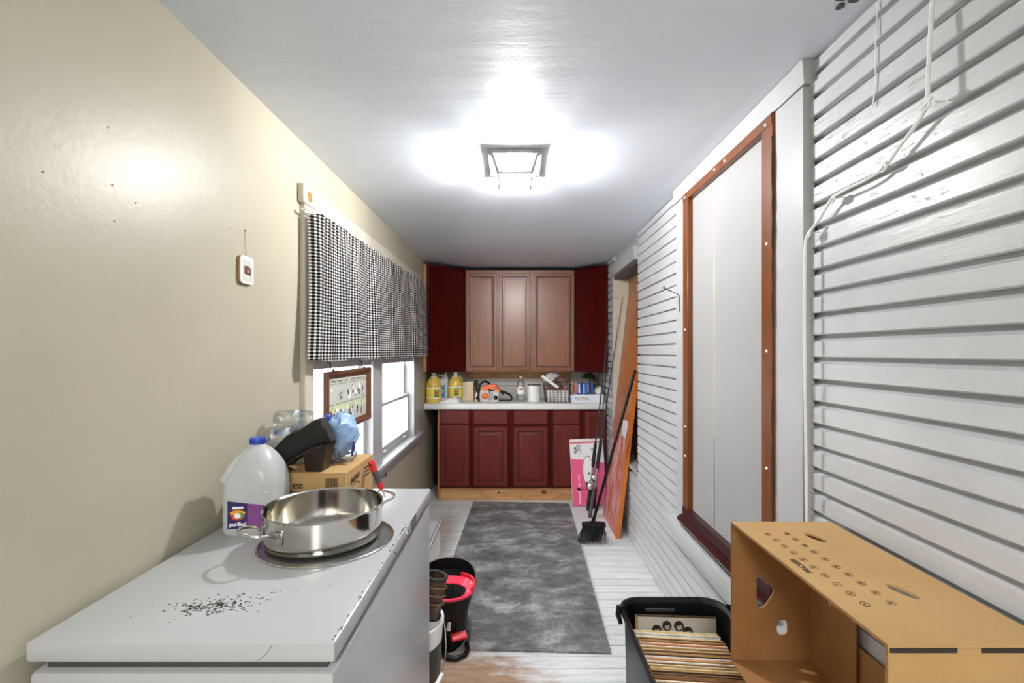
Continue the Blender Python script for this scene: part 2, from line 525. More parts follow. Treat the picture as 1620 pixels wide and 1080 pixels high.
def holed_panel(outer, holes, t):
    """2-D outline with holes -> MB in the xy plane from z=0 to z=t"""
    bm = bmesh.new(); es = []
    for lp in [outer] + holes:
        vs = [bm.verts.new((p[0], p[1], 0)) for p in lp]
        es += [bm.edges.new((vs[i], vs[(i + 1) % len(vs)])) for i in range(len(vs))]
    bmesh.ops.triangle_fill(bm, use_beauty=True, use_dissolve=False, edges=es)
    r = bmesh.ops.extrude_face_region(bm, geom=bm.faces[:])
    for q in r['geom']:
        if isinstance(q, bmesh.types.BMVert): q.co.z = t
    bm.verts.index_update()
    mb = MB(); mb.add([q.co.copy() for q in bm.verts], [[q.index for q in f.verts] for f in bm.faces])
    bm.free()
    return mb
def oval(cx, cy, rx, ry, n=18, rot=0, p=2.0):
    out = []
    for i in range(n):
        a = 2 * PI * i / n
        c, s_ = math.cos(a), math.sin(a)
        x = rx * math.copysign(abs(c) ** (2 / p), c); y = ry * math.copysign(abs(s_) ** (2 / p), s_)
        out.append((cx + x * math.cos(rot) - y * math.sin(rot), cy + x * math.sin(rot) + y * math.cos(rot)))
    return out

def rects(x0, x1, z0, z1, y, prof):
    """nested rectangle loops on a face that looks to -y; prof (inset, depth)"""
    return [[(x0 + i, y + d, z0 + i), (x1 - i, y + d, z0 + i), (x1 - i, y + d, z1 - i), (x0 + i, y + d, z1 - i)] for i, d in prof]
def panel_door(name, parent, x0, x1, z0, z1, y, t, ring, inner, mat_f, mat_p, xfm=None, label=None, pname='center_panel', groove=None):
    """a door: stile-and-rail ring with its own centre panel as a sub-part"""
    mb = MB(); mb.loft([rects(x0, x1, z0, z1, y + t, [(0, 0)])[0]] + rects(x0, x1, z0, z1, y, ring), cap=(True, False))
    if xfm: mb.xf(xfm)
    d = part(name, mb, mat_f, parent, label=label)
    mp = MB(); mp.loft(rects(x0, x1, z0, z1, y, inner), cap=(False, True))
    if xfm: mp.xf(xfm)
    part(pname, mp, mat_p, d)
    if groove:
        part('groove_line', MB().loft(rects(x0, x1, z0, z1, y, groove), cap=(False, False)), 'groove', d)
    return d

# ------------------------------------------------------------------ room shell
WLX, WRX, CZ, BY = -.91, .905, 2.378, 5.235
# floor of planks laid across the room
fl = struct('floor', MB().box(WLX - .1, WRX + .05, -1.75, BY + .1, -.06, -.014), 'subfloor')
P = .087
plank = mesh_of('floorboard', MB().box(WLX - .005, WRX + .012, .0015, P - .0015, -.016, 0, .0022), 'floor')
k = 0
y = -1.72
while y < BY - .02:
    link('floorboard', plank, fl, (0, y, random.uniform(-.0012, 0)))
    y += P
struct('ceiling', MB().box(WLX - .12, WRX + .25, -1.75, BY + .1, CZ, CZ + .08), 'ceiling')
ceil_o = bpy.data.objects['ceiling']
rb = MB()
for (cx, cy, s_) in ((.82, 1.17, .02), (.855, 1.18, .017), (.838, 1.205, .012)):
    rb.prism([(cx + s_ * random.uniform(.6, 1.1) * math.cos(a * PI / 4), cy + s_ * random.uniform(.6, 1.2) * math.sin(a * PI / 4)) for a in range(8)], CZ - .006, CZ + .001, 'z')
part('torn_patch', rb, 'grey_dark', ceil_o, label='dark torn spot in the ceiling paint')
# left wall with the window opening
WY0, WY1, WZ0, WZ1 = 2.05, 4.16, .74, 2.12
lw = MB()
lw.box(WLX - .13, WLX, -1.75, WY0, -.05, CZ + .02)
lw.box(WLX - .13, WLX, WY1, BY + .1, -.05, CZ + .02)
lw.box(WLX - .13, WLX, WY0, WY1, -.05, WZ0)
lw.box(WLX - .13, WLX, WY0, WY1, WZ1, CZ + .02)
wl = struct('wall_left', lw, 'wall')
for (py, pz) in ((1.045, 1.985), (1.055, 1.86), (1.12, 1.84), (1.49, 1.875), (.90, 1.83), (1.06, 1.78)):
    part('nail_hole', MB().disc((WLX + .0005, py, pz), .0022, 'x', 8, t=.0016), 'brown_side', wl)
part('peeling_edge', MB().loft([[(WLX + .001 + dx, .805 + .006 * math.sin(7 * z), z) for dx in (0, .004)] + [(WLX + .001, .818 + .006 * math.sin(9 * z), z)] for z in [1.75 + .05 * i for i in range(13)]]), 'brown_side', wl, label='brown strip where the cream paint has peeled')
part('paint_scar', MB().prism([(3.25, .64), (3.3, .66), (3.34, .72), (3.33, .73), (3.28, .68), (3.27, .60)], WLX - .001, WLX + .001, 'x'), 'white_paper', wl)
# back wall of white boards
bw = struct('wall_back', MB().box(WLX - .13, WRX + .25, BY, BY + .1, -.05, CZ + .02), 'darkhole')
bb = mesh_of('wall_board', MB().box(WLX, WRX + .02, 0, .012, .001, .083, .002), 'splash')
for i in range(5):
    link('wall_board', bb, bw, (0, BY - .012, .86 + i * .084))
struct('wall_front', MB().box(WLX - .13, WRX + .25, -1.75, -1.6, -.05, CZ + .02), 'wall')
# right wall: sheathing round two former windows, clad with narrow cove clapboards
O1a, O1b = 1.60, 2.44        # boarded window
O3a, O3b, O3z0, O3z1 = 3.48, 4.30, .59, 2.17
rw = MB()
rx0, rx1 = WRX + .0265, WRX + .14
rw.box(rx0, rx1, -1.75, O3a, -.05, CZ + .02)
rw.box(rx0, rx1, O3b, BY + .1, -.05, CZ + .02)
rw.box(rx0, rx1, O3a, O3b, -.05, O3z0)
rw.box(rx0, rx1, O3a, O3b, O3z1, CZ + .02)
wr = struct('wall_right', rw, 'trim')
EX = .0665
def clap(y0, y1, narrow=False):
    pr = [(.003, 0), (0, .003), (0, .047), (.004, .0485), (.014, .0525), (.020, .058), (.022, EX), (.026, EX), (.026, 0)]
    if narrow: pr = [(.002, 0), (0, .002), (0, .0575), (.003, .0585), (.021, .0595), (.022, EX), (.026, EX), (.026, 0)]
    return mesh_of('clapboard', MB().prism([(WRX + a, b) for a, b in pr], y0, y1, 'y'), 'clap')
segs = {'low_a': clap(-1.6, 1.43, True), 'low_b': clap(1.43, 3.48, True), 'low_c': clap(3.48, BY, True), 'near': clap(-1.6, 1.44), 'mid': clap(2.57, 3.475, True), 'far': clap(4.345, BY)}
z = .005
i = 0
while z < CZ - .001:
    for sname in (('low_a', 'low_b', 'low_c') if z + EX <= O3z0 - .02 else ('near', 'mid', 'far')):
        if sname == 'low_b' and z + EX > .50: sname = 'mid'
        o = link('clapboard', segs[sname], wr, (random.uniform(-.0012, .0012), 0, z))
        if z + EX > CZ: o.scale = (1, 1, (CZ - z) / EX)
    z += EX; i += 1

# ---- boarded-up window on the right
def vstrip(y0, y1, z0, z1, x0, x1=WRX + .014, b=.002): return MB().box(x0, x1, y0, y1, z0, z1, b)
w2 = struct('window_2', MB().box(WRX + .011, WRX + .016, 1.45, 2.56, .52, CZ - .01), 'trim')
part('casing', vstrip(1.435, 1.60, .575, 2.30, .882), 'trim', w2)
part('casing', vstrip(2.445, 2.575, .575, 2.30, .882), 'trim', w2)
part('head_casing', MB().prism([(.878, 2.302), (.872, 2.376), (WRX + .014, 2.376), (WRX + .014, 2.302)], 1.425, 2.60), 'trim', w2)
part('board', vstrip(1.645, 2.117, .66, 2.275, .899), 'panel', w2)
part('board', vstrip(2.123, 2.385, .66, 2.275, .899), 'panel', w2)
part('seam', MB().box(.9, .914, 2.1165, 2.1235, 1.1, 2.262), 'plaster_edge', w2, label='yellowed open seam')
part('frame_strip', vstrip(1.592, 1.662, .63, 2.303, .873), 'frame_brown', w2)
part('frame_strip', vstrip(2.375, 2.445, .63, 2.303, .873), 'frame_brown', w2)
part('frame_strip', vstrip(1.594, 2.443, 2.262, 2.301, .871), 'frame_brown', w2)
fs = part('frame_strip', vstrip(1.594, 2.443, .634, .682, .868), 'stool_brown', w2, label='dark red varnished bottom strip')
part('stool', MB().prism([(.862, .596), (.85, .602), (.846, .612), (.852, .622), (.866, .634), (.91, .634), (.91, .596)], 1.56, 2.462), 'stool_brown', w2)
part('paint_edge', MB().tube([(.873, 1.5925 + random.uniform(-.003, .001), zz) for zz in [.7 + .04 * i for i in range(39)]], [random.uniform(.001, .0045) for _ in range(39)], 5), 'dirt', w2, label='ragged dark gap beside the brown strip')
for (yy, zz) in ((1.627, 1.487), (1.627, 1.08), (1.627, 1.86), (1.63, 2.275), (1.95, 2.28), (2.41, 2.28), (2.41, 1.6), (2.41, 1.1), (2.05, 2.283), (2.41, .95)):
    xs = .8715 if zz < 2.26 else .8695
    part('screw', MB().lathe([(.006, 0), (.005, .003), (.002, .004)], n=8, mat=Matrix.Translation((xs + .0015, yy, zz)) @ Matrix.Rotation(-PI / 2, 4, 'Y')), 'white_plastic', w2)
part('sill', MB().prism([(.842, .505), (.842, .568), (.848, .576), (.91, .584), (.91, .505)], 1.30, 2.62), 'trim', w2)

# ---- open former window further down the right wall
w3 = struct('window_3', MB().box(WRX + .132, WRX + .14, O3a, O3b, O3z0, O3z1), 'tanboard')
part('jamb', MB().box(WRX - .004, WRX + .133, O3b - .002, O3b + .02, O3z0, O3z1, .002), 'creamtrim', w3)
part('casing', MB().box(.893, WRX + .014, O3b + .005, O3b + .042, O3z0 - .03, O3z1 + .02, .002), 'trim', w3)
part('head_casing', MB().prism([(.885, O3z1 + .01), (.88, O3z1 + .085), (.875, O3z1 + .095), (.875, O3z1 + .11), (WRX + .014, O3z1 + .11), (WRX + .014, O3z1 + .01)], 3.50, 4.40), 'trim', w3)
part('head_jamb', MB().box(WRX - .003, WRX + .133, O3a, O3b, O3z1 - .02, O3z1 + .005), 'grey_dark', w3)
part('sill', MB().box(WRX - .004, WRX + .133, O3a, O3b, O3z0 - .02, O3z0 + .004, .002), 'trim', w3)
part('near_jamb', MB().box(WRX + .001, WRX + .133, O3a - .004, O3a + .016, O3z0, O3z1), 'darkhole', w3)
for (zz, yy) in ((1.98, 4.298), (1.78, 4.298), (1.7, 4.298), (1.62, 4.298), (1.54, 4.298)):
    part('bent_nail', MB().tube([(.915, yy, zz), (.916, yy - .012, zz + .002), (.925, yy - .018, zz + .003), (.934, yy - .016, zz - .004)], .0016, 5), 'dirt', w3)

# ---- left window: casing, two double-hung sashes, stool
w1 = struct('window_1', MB().box(WLX - .13, WLX - .115, WY0, WY1, WZ0 - .03, WZ0), 'trim')
cx0, cx1 = WLX - .002, -.888
part('casing', MB().box(cx0, cx1, 1.972, 2.062, .75, 2.112, .003), 'creamtrim', w1, label='cream casing on the near side')
part('casing', MB().box(cx0, cx1, 4.09, 4.30, .75, 2.112, .003), 'trim', w1)
hd = part('head_casing', MB().box(cx0, -.884, 1.95, 4.34, 2.112, 2.19, .003), 'creamtrim', w1)
part('bare_patch', MB().prism([(1.985, 2.165), (2.02, 2.17), (2.03, 2.15), (2.022, 2.13), (2.0, 2.125), (1.987, 2.145)], -.8855, -.8832, 'x'), 'slab_edge', hd, label='chip of bare orange wood')
part('mullion', MB().box(WLX - .10, cx1, 2.915, 3.12, .75, 2.112, .003), 'trim', w1)
for (ya, yb) in ((WY0, WY0 + .015), (WY1 - .07, WY1)):
    part('jamb', MB().box(WLX - .115, WLX, ya, yb, .75, 2.112), 'trim', w1)
part('head_jamb', MB().box(WLX - .115, WLX, WY0, WY1, 2.10, 2.125), 'trim', w1)
part('stool', MB().box(WLX - .1, -.852, 1.93, 4.33, .727, .752, .004), 'trim', w1)
part('apron', MB().prism([(WLX - .002, .655), (-.893, .655), (-.888, .67), (-.885, .715), (-.88, .727), (WLX - .002, .727)], 1.96, 4.30), 'trim', w1)
def sash(ya, yb, z0, z1, x, bot, side=.042, top=.022):
    t = .03
    mb = MB()
    mb.box(x, x + t, ya, ya + side, z0, z1, .002); mb.box(x, x + t, yb - side, yb, z0, z1, .002)
    mb.box(x, x + t, ya + side, yb - side, z0, z0 + bot, .002); mb.box(x, x + t, ya + side, yb - side, z1 - top, z1, .002)
    s_ = part('sash', mb, 'trim', w1)
    part('pane', MB().box(x + .013, x + .017, ya + side - .004, yb - side + .004, z0 + bot - .004, z1 - top + .004), 'glass', s_)
    return s_
for (ya, yb) in ((2.066, 2.913), (3.122, 4.088)):
    lo = sash(ya, yb, .754, 1.122, WLX - .055, .06)
    for q in (.2, .8):
        yy = ya + (yb - ya) * q
        part('sash_lift', MB().box(WLX - .026, WLX - .012, yy - .035, yy + .035, .776, .788, .004), 'white_plastic', lo)
    sash(ya, yb, 1.102, 2.10, WLX - .09, .022)
# neighbour's pale wall outside
ex = struct('exterior_wall', MB().box(-4.6, -4.5, -1.0, 10.0, -.5, 2.6), 'trim')
vb = mesh_of('siding_board', MB().box(-4.5, -4.48, 0, .19, -.5, 2.6, .004), 'white_paper')
for i in range(40):
    link('siding_board', vb, ex, (0, 0.4 + i * .2, 0))
struct('ground_outside', MB().box(-8, -1.06, -3, 10, -.7, -.5), 'floor')

# ------------------------------------------------------------------ ceiling lamp
FX, FY = -.004, 2.2
lm = thing('ceiling_light', 'rectangular ceiling light with pewter frame and glowing white glass', 'ceiling light', (FX, FY, CZ))
def fr(z0, z1, hw, hd_, wd):
    m = MB()
    m.box(FX - hw, FX + hw, FY - hd_, FY - hd_ + wd, z0, z1, .0015); m.box(FX - hw, FX + hw, FY + hd_ - wd, FY + hd_, z0, z1, .0015)
    m.box(FX - hw, FX - hw + wd, FY - hd_ + wd, FY + hd_ - wd, z0, z1, .0015); m.box(FX + hw - wd, FX + hw, FY - hd_ + wd, FY + hd_ - wd, z0, z1, .0015)
    return m
part('top_frame', fr(CZ - .020, CZ - .001, .120, .145, .016), 'pewter', lm)
part('dimming_plate', MB().box(FX - .104, FX + .104, FY - .129, FY + .129, CZ - .006, CZ - .001), 'black_matte', lm)  # black plate added to keep the view through the lit glass from blowing out
tc = [(FX + sx * .1, FY + sy * .125, CZ - (.014 if sy < 0 else .008)) for sx, sy in ((-1, -1), (1, -1), (1, 1), (-1, 1))]
bc = [(FX + sx * .074, FY + sy * .10, CZ - .088) for sx, sy in ((-1, -1), (1, -1), (1, 1), (-1, 1))]
t_ = NT('lit_lamp_glass')
e_ = t_.n('ShaderNodeEmission'); e_.inputs[0].default_value = (1, .985, .96, 1); e_.inputs[1].default_value = .55
r_ = t_.n('ShaderNodeBsdfTransparent'); r_.inputs[0].default_value = (.86, .86, .86, 1)
a_ = t_.n('ShaderNodeAddShader'); t_.t.links.new(e_.outputs[0], a_.inputs[0]); t_.t.links.new(r_.outputs[0], a_.inputs[1])
M['lamp_glass'] = t_.done(a_.outputs[0])
bl = bpy.data.lights.new('bulb', 'POINT'); bl.energy = LAMP; bl.shadow_soft_size = .045; bl.color = (1, .99, .975)
bo = bpy.data.objects.new('bulb', bl); COL.objects.link(bo); bo.location = (0, 0, -.048); bo.parent = lm
for i in range(4):
    j = (i + 1) % 4
    part('glass_panel', MB().add([tc[i], tc[j], bc[j], bc[i]], [(0, 1, 2, 3)]), 'lamp_glass', lm)
    part('corner_bar', MB().tube([tc[i], bc[i]], .0078, 6), 'pewter', lm)
    q = Vector(bc[i]); p_ = Vector(bc[j])
    part('bottom_bar', MB().tube([q, p_], .0058, 6), 'pewter', lm)
    d = (Vector(tc[j]) - Vector(tc[i])); L = d.length; d.normalize()
    nb = 11; ins = (Vector((FX, FY, CZ - .02)) - (Vector(tc[i]) + Vector(tc[j])) / 2).normalized()
    sc_ = MB()
    for b in range(nb):
        c_ = Vector(tc[i]) + d * (L * (b + .5) / nb) - ins * .004
        sc_.tube([c_ + d * (L / nb * .5 * math.cos(a)) - Vector((0, 0, .008 * math.sin(a))) + Vector((0, 0, -.002)) for a in [PI * k / 6 for k in range(7)]], .0018, 4)
    part('scalloped_trim', sc_, 'pewter', lm)
part('glass_panel', MB().add(bc, [(0, 1, 2, 3)]), 'lamp_glass', lm)

# ------------------------------------------------------------------ cabinets at the far end
RING = [(0, .004), (.004, 0), (.040, 0), (.044, .003)]
def base_front(par, x0, x1, z0, z1, y, raised):
    if raised:
        return panel_door('door', par, x0, x1, z0, z1, y, .019, [(0, .004), (.004, 0), (.044, 0), (.049, .006)], [(.058, .008), (.080, .001), (.083, .001)], 'cherry', 'cherry', groove=[(.049, .006), (.051, .0085), (.058, .008)])
    return panel_door('door', par, x0, x1, z0, z1, y, .019, [(0, .004), (.004, 0), (.050, 0), (.053, .006)], [(.057, .0072), (.058, .0072)], 'cherry', 'cherry', groove=[(.053, .006), (.054, .0075), (.057, .0072)])
def drawer(par, x0, x1, z0, z1, y):
    mb = MB(); mb.loft([rects(x0, x1, z0, z1, y + .019, [(0, 0)])[0]] + rects(x0, x1, z0, z1, y, [(0, .005), (.006, 0), (.01, 0)]))
    part('drawer_front', mb, 'cherry', par)
YB, YD = 4.655, 4.637
def base_cab(label, x0, x1, fronts, y0=YB, side_gap=0):
    t = thing('base_cabinet', label, 'cabinet', ((x0 + x1) / 2, y0 + .28, .136))
    part('body', MB().box(x0, x1, y0 + .02, 5.2, .137, .912), 'cherry_dk', t)
    ff = MB(); ff.box(x0, x1, y0, y0 + .02, .137, .912, .001)
    part('face_frame', ff, 'cherry_dk', t)
    for (a, b, kind) in fronts:
        if kind == 'tall':
            panel_door('door', t, a, b, .150, .896, YD, .017, [(0, .004), (.004, 0), (.045, 0), (.048, .005)], [(.048, .005), (.05, .006)], 'cherry', 'cherry')
        else:
            drawer(t, a, b, .772, .906, YD)
            base_front(t, a, b, .152, .743 if kind == 'raised' else .764, YD, kind == 'raised')
    return t
base_cab('left dark cherry base cabinet with flat shaker door beside the window wall', -.755, -.445, [(-.752, -.462, 'flat')])
base_cab('middle cherry base cabinet with two raised panel doors under two drawers', -.443, .343, [(-.417, -.079, 'raised'), (-.022, .316, 'raised')])
base_cab('cherry base cabinet with flat panel door behind the pink carton', .345, .655, [(.372, .636, 'flat')])
base_cab('narrow cherry base cabinet in the right corner behind the fishing rods', .657, .898, [(.690, .893, 'tall')])
single('kick_board', MB().box(-.755, .895, 4.69, 4.71, .0, .1365, .002), 'pine', 'knotty pine kick board under the cherry base cabinets', 'board', (0, 4.7, 0))
single('side_strip', MB().box(-.785, -.757, 4.70, 4.72, 0, .914, .001), 'oak_end', 'pale upright strip in the dark gap left of the base cabinets', 'strip', (-.77, 4.71, 0))
ct = single('countertop', MB().box(WLX + .002, .898, 4.618, 5.218, .918, .975, .006, seg=2), 'counter', 'white laminate countertop over the cherry base cabinets', 'countertop', (0, 4.9, .918))
single('cleat_board', MB().box(-.56, .62, 5.195, 5.221, 1.19, 1.277, .002), 'cleat', 'pine cleat board on the back wall below the wall cabinets', 'board', (0, 5.2, 1.19))

# wall cabinets
def upper(label, x0, x1, doors):
    t = thing('wall_cabinet', label, 'cabinet', ((x0 + x1) / 2, 5.05, 1.28))
    part('body', MB().box(x0, x1, 4.90, 5.22, 1.281, 2.338, .001), 'cherry_dk', t)
    part('face_frame', MB().box(x0, x1, 4.880, 4.90, 1.281, 2.338, .001), 'cherry_lit', t)
    for a, b in doors:
        d = panel_door('door', t, a, b, 1.296, 2.303, 4.861, .019,
                   [(0, .003), (.003, 0), (.010, 0), (.012, .003), (.024, .003), (.026, -.004), (.032, -.004)],
                   [(.046, .005), (.054, .0055), (.058, .002), (.062, .002)], 'cherry_lit', 'cherry_lit', groove=[(.032, -.004), (.035, .004), (.046, .005)])
upper('left of the two middle wall cabinets, with two narrow raised panel doors', -.523, .156, [(-.513, -.196), (-.178, .145)])
upper('right of the two middle wall cabinets, with one wide raised panel door', .158, .612, [(.176, .604)])
def corner_upper(sx, label, wx, ox):
    P5 = [(wx, 4.575), (ox, 4.575), (sx * .527, 4.878), (sx * .527, 5.22), (wx, 5.22)]
    if sx > 0:
        P5 = [(.900, 4.575), (ox, 4.575), (.616, 4.878), (.616, 5.22), (.900, 5.22)]
    t = thing('corner_cabinet', label, 'cabinet', (sum(p[0] for p in P5) / 5, 4.95, 1.28))
    part('body', MB().prism(P5, 1.281, 2.34, 'z'), 'cherry_dk', t)
    a = Vector((P5[1][0], P5[1][1], 0)); b = Vector((P5[2][0], P5[2][1], 0))
    d = b - a; L = d.length; d.normalize(); n = Vector((d.y, -d.x, 0))
    if n.y > 0: n = -n
    m = Matrix((d, -n, Vector((0, 0, 1)))).transposed().to_4x4(); m.translation = a + n * .003
    # door frame in local coordinates: x along the face, y inward
    x0_, x1_ = .006, L - .016
    if sx > 0:
        pass
    panel_door('door', t, x0_, x1_, 1.288, 2.332, -.018, .018, [(0, .003), (.003, 0), (.022, 0), (.024, .003)], [(.024, .003), (.026, .004)], 'cherry_dk', 'cherry_dk', xfm=m)
    return t, P5
t, P5 = corner_upper(-1, 'dark cherry diagonal corner wall cabinet by the window', WLX + .004, -.845)
part('end_strip', MB().box(WLX + .006, -.872, 4.555, 4.574, 1.29, 2.338, .001), 'oak_end', t, label='unstained oak strip against the wall')
t, P5 = corner_upper(1, 'dark cherry diagonal corner wall cabinet above the white carton', .9, .898)

# ------------------------------------------------------------------ floor mat
def quad_slab(c4, z0, z1): return MB().prism(c4, z0, z1, 'z')
single('floor_mat', quad_slab([(-.478, 2.335), (.470, 2.296), (.521, 4.585), (-.420, 4.625)], .0, .009), 'mat', 'long dusty dark grey rubber mat down the middle of the floor', 'mat', (0, 3.4, 0))

# ------------------------------------------------------------------ chest freezer
fz = thing('chest_freezer', 'white chest freezer along the cream wall with dirt on its lid', 'freezer', (-.62, 1.33, 0))
FX0, FX1, FY0, FY1, FT = -.893, -.329, .85, 1.816, .955
part('body', MB().box(FX0, FX1 - .004, FY0 + .006, FY1 - .004, .015, .896, .010, seg=2), 'freezer', fz)
part('gasket', MB().box(FX0 + .02, FX1 - .022, FY0 + .022, FY1 - .02, .894, .919), 'gasket', fz)
lid = part('lid', MB().box(FX0, FX1, FY0, FY1, .9175, FT, .006, seg=2), 'freezer', fz)
for fx in (FX0 + .05, FX1 - .06):
    for fy in (FY0 + .06, FY1 - .06):
        part('foot', MB().lathe([(.022, 0), (.022, .012), (.015, .02)], (fx, fy, 0), 12), 'black_plastic', fz)
lk = part('lock', MB().lathe([(.011, 0), (.011, .004), (.007, .005), (.007, .003)], n=16, mat=Matrix.Translation((FX1 - .0005, 1.415, .937)) @ Matrix.Rotation(PI / 2, 4, 'Y')), 'steel_brushed', lid)
part('badge', MB().box(FX1 - .001, FX1 + .0012, 1.46, 1.54, .921, .952), 'steel_brushed', lid)
part('latch_hole', MB().disc((FX1 + .0003, 1.275, .936), .004, 'x', 10), 'ink', lid)
part('latch_hole', MB().disc((FX1 + .0003, 1.372, .934), .004, 'x', 10), 'ink', lid)
ch = MB()
for i in range(60):
    yy = random.uniform(.86, 1.42) if i < 40 else random.gauss(1.40, .02)
    xx = FX1 - .004 + random.uniform(-.003, .001)
    r = random.uniform(.0006, .0018)
    ch.disc((xx - .002, yy, FT - .0002), r, 'z', 6, t=.0012, ry=r * random.uniform(1, 4))
o = part('paint_chips', ch, 'dirt', fz); o['kind'] = 'stuff'
dm = MB()
for i in range(230):
    u = random.gauss(0, 1); v_ = random.gauss(0, 1)
    if i > 200: u, v_ = u * 2.0 + .5, v_ * .9 + 1.3
    a = .30
    xx = -.622 + .040 * u * math.cos(a) - .016 * v_ * math.sin(a)
    yy = .972 + .040 * u * math.sin(a) * .8 + .017 * v_ * math.cos(a)
    r = random.uniform(.0006, .0026) if i < 200 else random.uniform(.0004, .0012)
    th = random.uniform(-.4, 1.4)
    dm.prism([(xx + p[0] , yy + p[1]) for p in oval(0, 0, r * random.uniform(.9, 2.0), r * .7, 6, th)], FT - .0001, FT + .0008, 'z')
o = part('dirt_flecks', dm, 'dirt', fz); o['kind'] = 'stuff'
cr = MB()
cr.tube([(-.47, FY0 - .0002, .922), (-.452, FY0 - .0002, .936), (-.447, FY0 - .0002, .944), (-.442, FY0 - .0002, .951)], .0006, 4)
part('scratch', cr, 'ink_soft', lid)

# glass lid lying under the pan, then the pan
PX, PY = -.541, 1.325
gl = thing('glass_lid', 'round glass pan lid with steel rim lying under the pan', 'lid', (PX + .012, PY - .008, FT))
gx, gy = PX + .012, PY - .008
gp = [(0.004, .0085), (.06, .008), (.12, .0065), (.165, .0038), (.176, .0025)]
part('disc', MB().lathe([(r, z_ - .0018) for r, z_ in gp] + [(r, z_) for r, z_ in reversed(gp)], (gx, gy, FT), 48), 'glass_lid', gl)
part('rim', MB().tube([(gx + .178 * math.cos(2 * PI * i / 48), gy + .178 * math.sin(2 * PI * i / 48), FT + .0028) for i in range(48)], .0026, 6, closed=True), 'steel', gl)
pan = thing('saute_pan', 'large polished steel pan with two loop handles on the freezer', 'pan', (PX, PY, FT + .009))
pr = [(.146, 0), (.152, .003), (.1545, .012), (.1555, .082), (.1585, .089), (.1595, .091), (.1585, .092), (.1535, .088), (.1525, .013), (.147, .005), (.002, .0048)]
pr = [(.002, 0)] + pr
part('body', MB().lathe(pr, (PX, PY, FT + .0092), 96), 'steel', pan)
ha = math.radians(52)
for sgn, nm in ((1, 0), (-1, 1)):
    d = Vector((math.cos(ha) * sgn, math.sin(ha) * sgn, 0)); s_ = Vector((-d.y, d.x, 0))
    c0 = Vector((PX, PY, FT + .009))
    pts = []
    for (r_, w_, h_) in ((.155, .046, .050), (.160, .046, .056), (.168, .048, .062), (.182, .052, .066), (.200, .049, .069), (.213, .034, .071), (.219, .012, .072)):
        pts.append(c0 + d * r_ + s_ * w_ + Vector((0, 0, h_)))
    pts += [c0 + d * r_ - s_ * w_ + Vector((0, 0, h_)) for (r_, w_, h_) in reversed(((.155, .046, .050), (.160, .046, .056), (.168, .048, .062), (.182, .052, .066), (.200, .049, .069), (.213, .034, .071), (.219, .012, .072)))]
    hnd = part('handle', MB().tube(pts, .0042, 8), 'steel', pan)
    for q in (1, -1):
        pl = MB().box(-.012, .012, -.0015, .0015, -.016, .016, .001)
        ang = math.atan2(d.y, d.x) + q * .29
        m = Matrix.Translation((PX + .1565 * math.cos(ang), PY + .1565 * math.sin(ang), FT + .057)) @ Matrix.Rotation(ang + PI / 2, 4, 'Z')
        pl.xf(m); part('handle_plate', pl, 'steel_brushed', hnd)

# ------------------------------------------------------------------ water jug
def sq_ring(r, z, p, n=40):
    return [(x, y, z) for x, y in oval(0, 0, r, r, n, 0, p)]
jg = thing('water_jug', 'translucent one gallon water jug with blue cap behind the pan', 'jug', (-.779, 1.412, FT), math.radians(6))
H = .076
t_ = NT('milky_plastic'); n_ = t_.bump(t_.noise(t_.coord('Object'), 30, 2), .1, .003)
pb = t_.n('ShaderNodeBsdfPrincipled'); pb.inputs['Base Color'].default_value = C(226, 228, 230); pb.inputs['Roughness'].default_value = .28
pb.inputs['Transmission Weight'].default_value = 0; t_.t.links.new(n_, pb.inputs['Normal'])
tl_ = t_.n('ShaderNodeBsdfTranslucent'); tl_.inputs[0].default_value = C(232, 234, 236)
tr_ = t_.n('ShaderNodeBsdfTransparent'); tr_.inputs[0].default_value = (.93, .94, .95, 1)
m1 = t_.n('ShaderNodeMixShader'); m1.inputs[0].default_value = .4
t_.t.links.new(pb.outputs[0], m1.inputs[1]); t_.t.links.new(tl_.outputs[0], m1.inputs[2])
m2 = t_.n('ShaderNodeMixShader'); m2.inputs[0].default_value = .16
t_.t.links.new(m1.outputs[0], m2.inputs[1]); t_.t.links.new(tr_.outputs[0], m2.inputs[2])
M['milky'] = t_.done(m2.outputs[0])
jr = [(.068, 0, 5), (.074, .006, 5), (H, .02, 5), (H, .118, 5), (.0745, .124, 5), (.0755, .130, 4.6), (.0755, .145, 4.2), (.0735, .165, 3.6), (.069, .185, 3.1), (.061, .205, 2.7), (.050, .222, 2.4), (.038, .236, 2.15), (.027, .245, 2), (.021, .249, 2), (.020, .256, 2)]
part('body', MB().loft([sq_ring(r, z, p) for r, z, p in jr]), 'milky', jg, local=True)
hr = MB()
hr.tube([(-.052, -.052, .13), (-.066, -.058, .16), (-.05, -.05, .195), (-.03, -.03, .225)], [.010, .013, .012, .009], 10)
part('handle', hr, 'milky', jg, local=True)
rdg = MB()
rdg.tube([(.030, -.040, .222), (.040, -.058, .19), (.044, -.0705, .15), (.044, -.0765, .122)], .003, 6)
rdg.tube([(.012, -.0765, .1225), (.06, -.0755, .126)], .0025, 6)
part('mould_ridge', rdg, 'milky', jg, local=True)
cp = MB().lathe([(.0205, .252), (.0215, .254), (.0215, .268), (.020, .2715), (.001, .272)], n=28)
for i in range(28):
    a = 2 * PI * i / 28
    cp.box(-.0007, .0007, -.0005, .0008, .255, .267, mat=Matrix.Rotation(a, 4, 'Z') @ Matrix.Translation((0, .0217, 0)))
part('cap', cp, 'blue_cap', jg, local=True)
lb = MB()
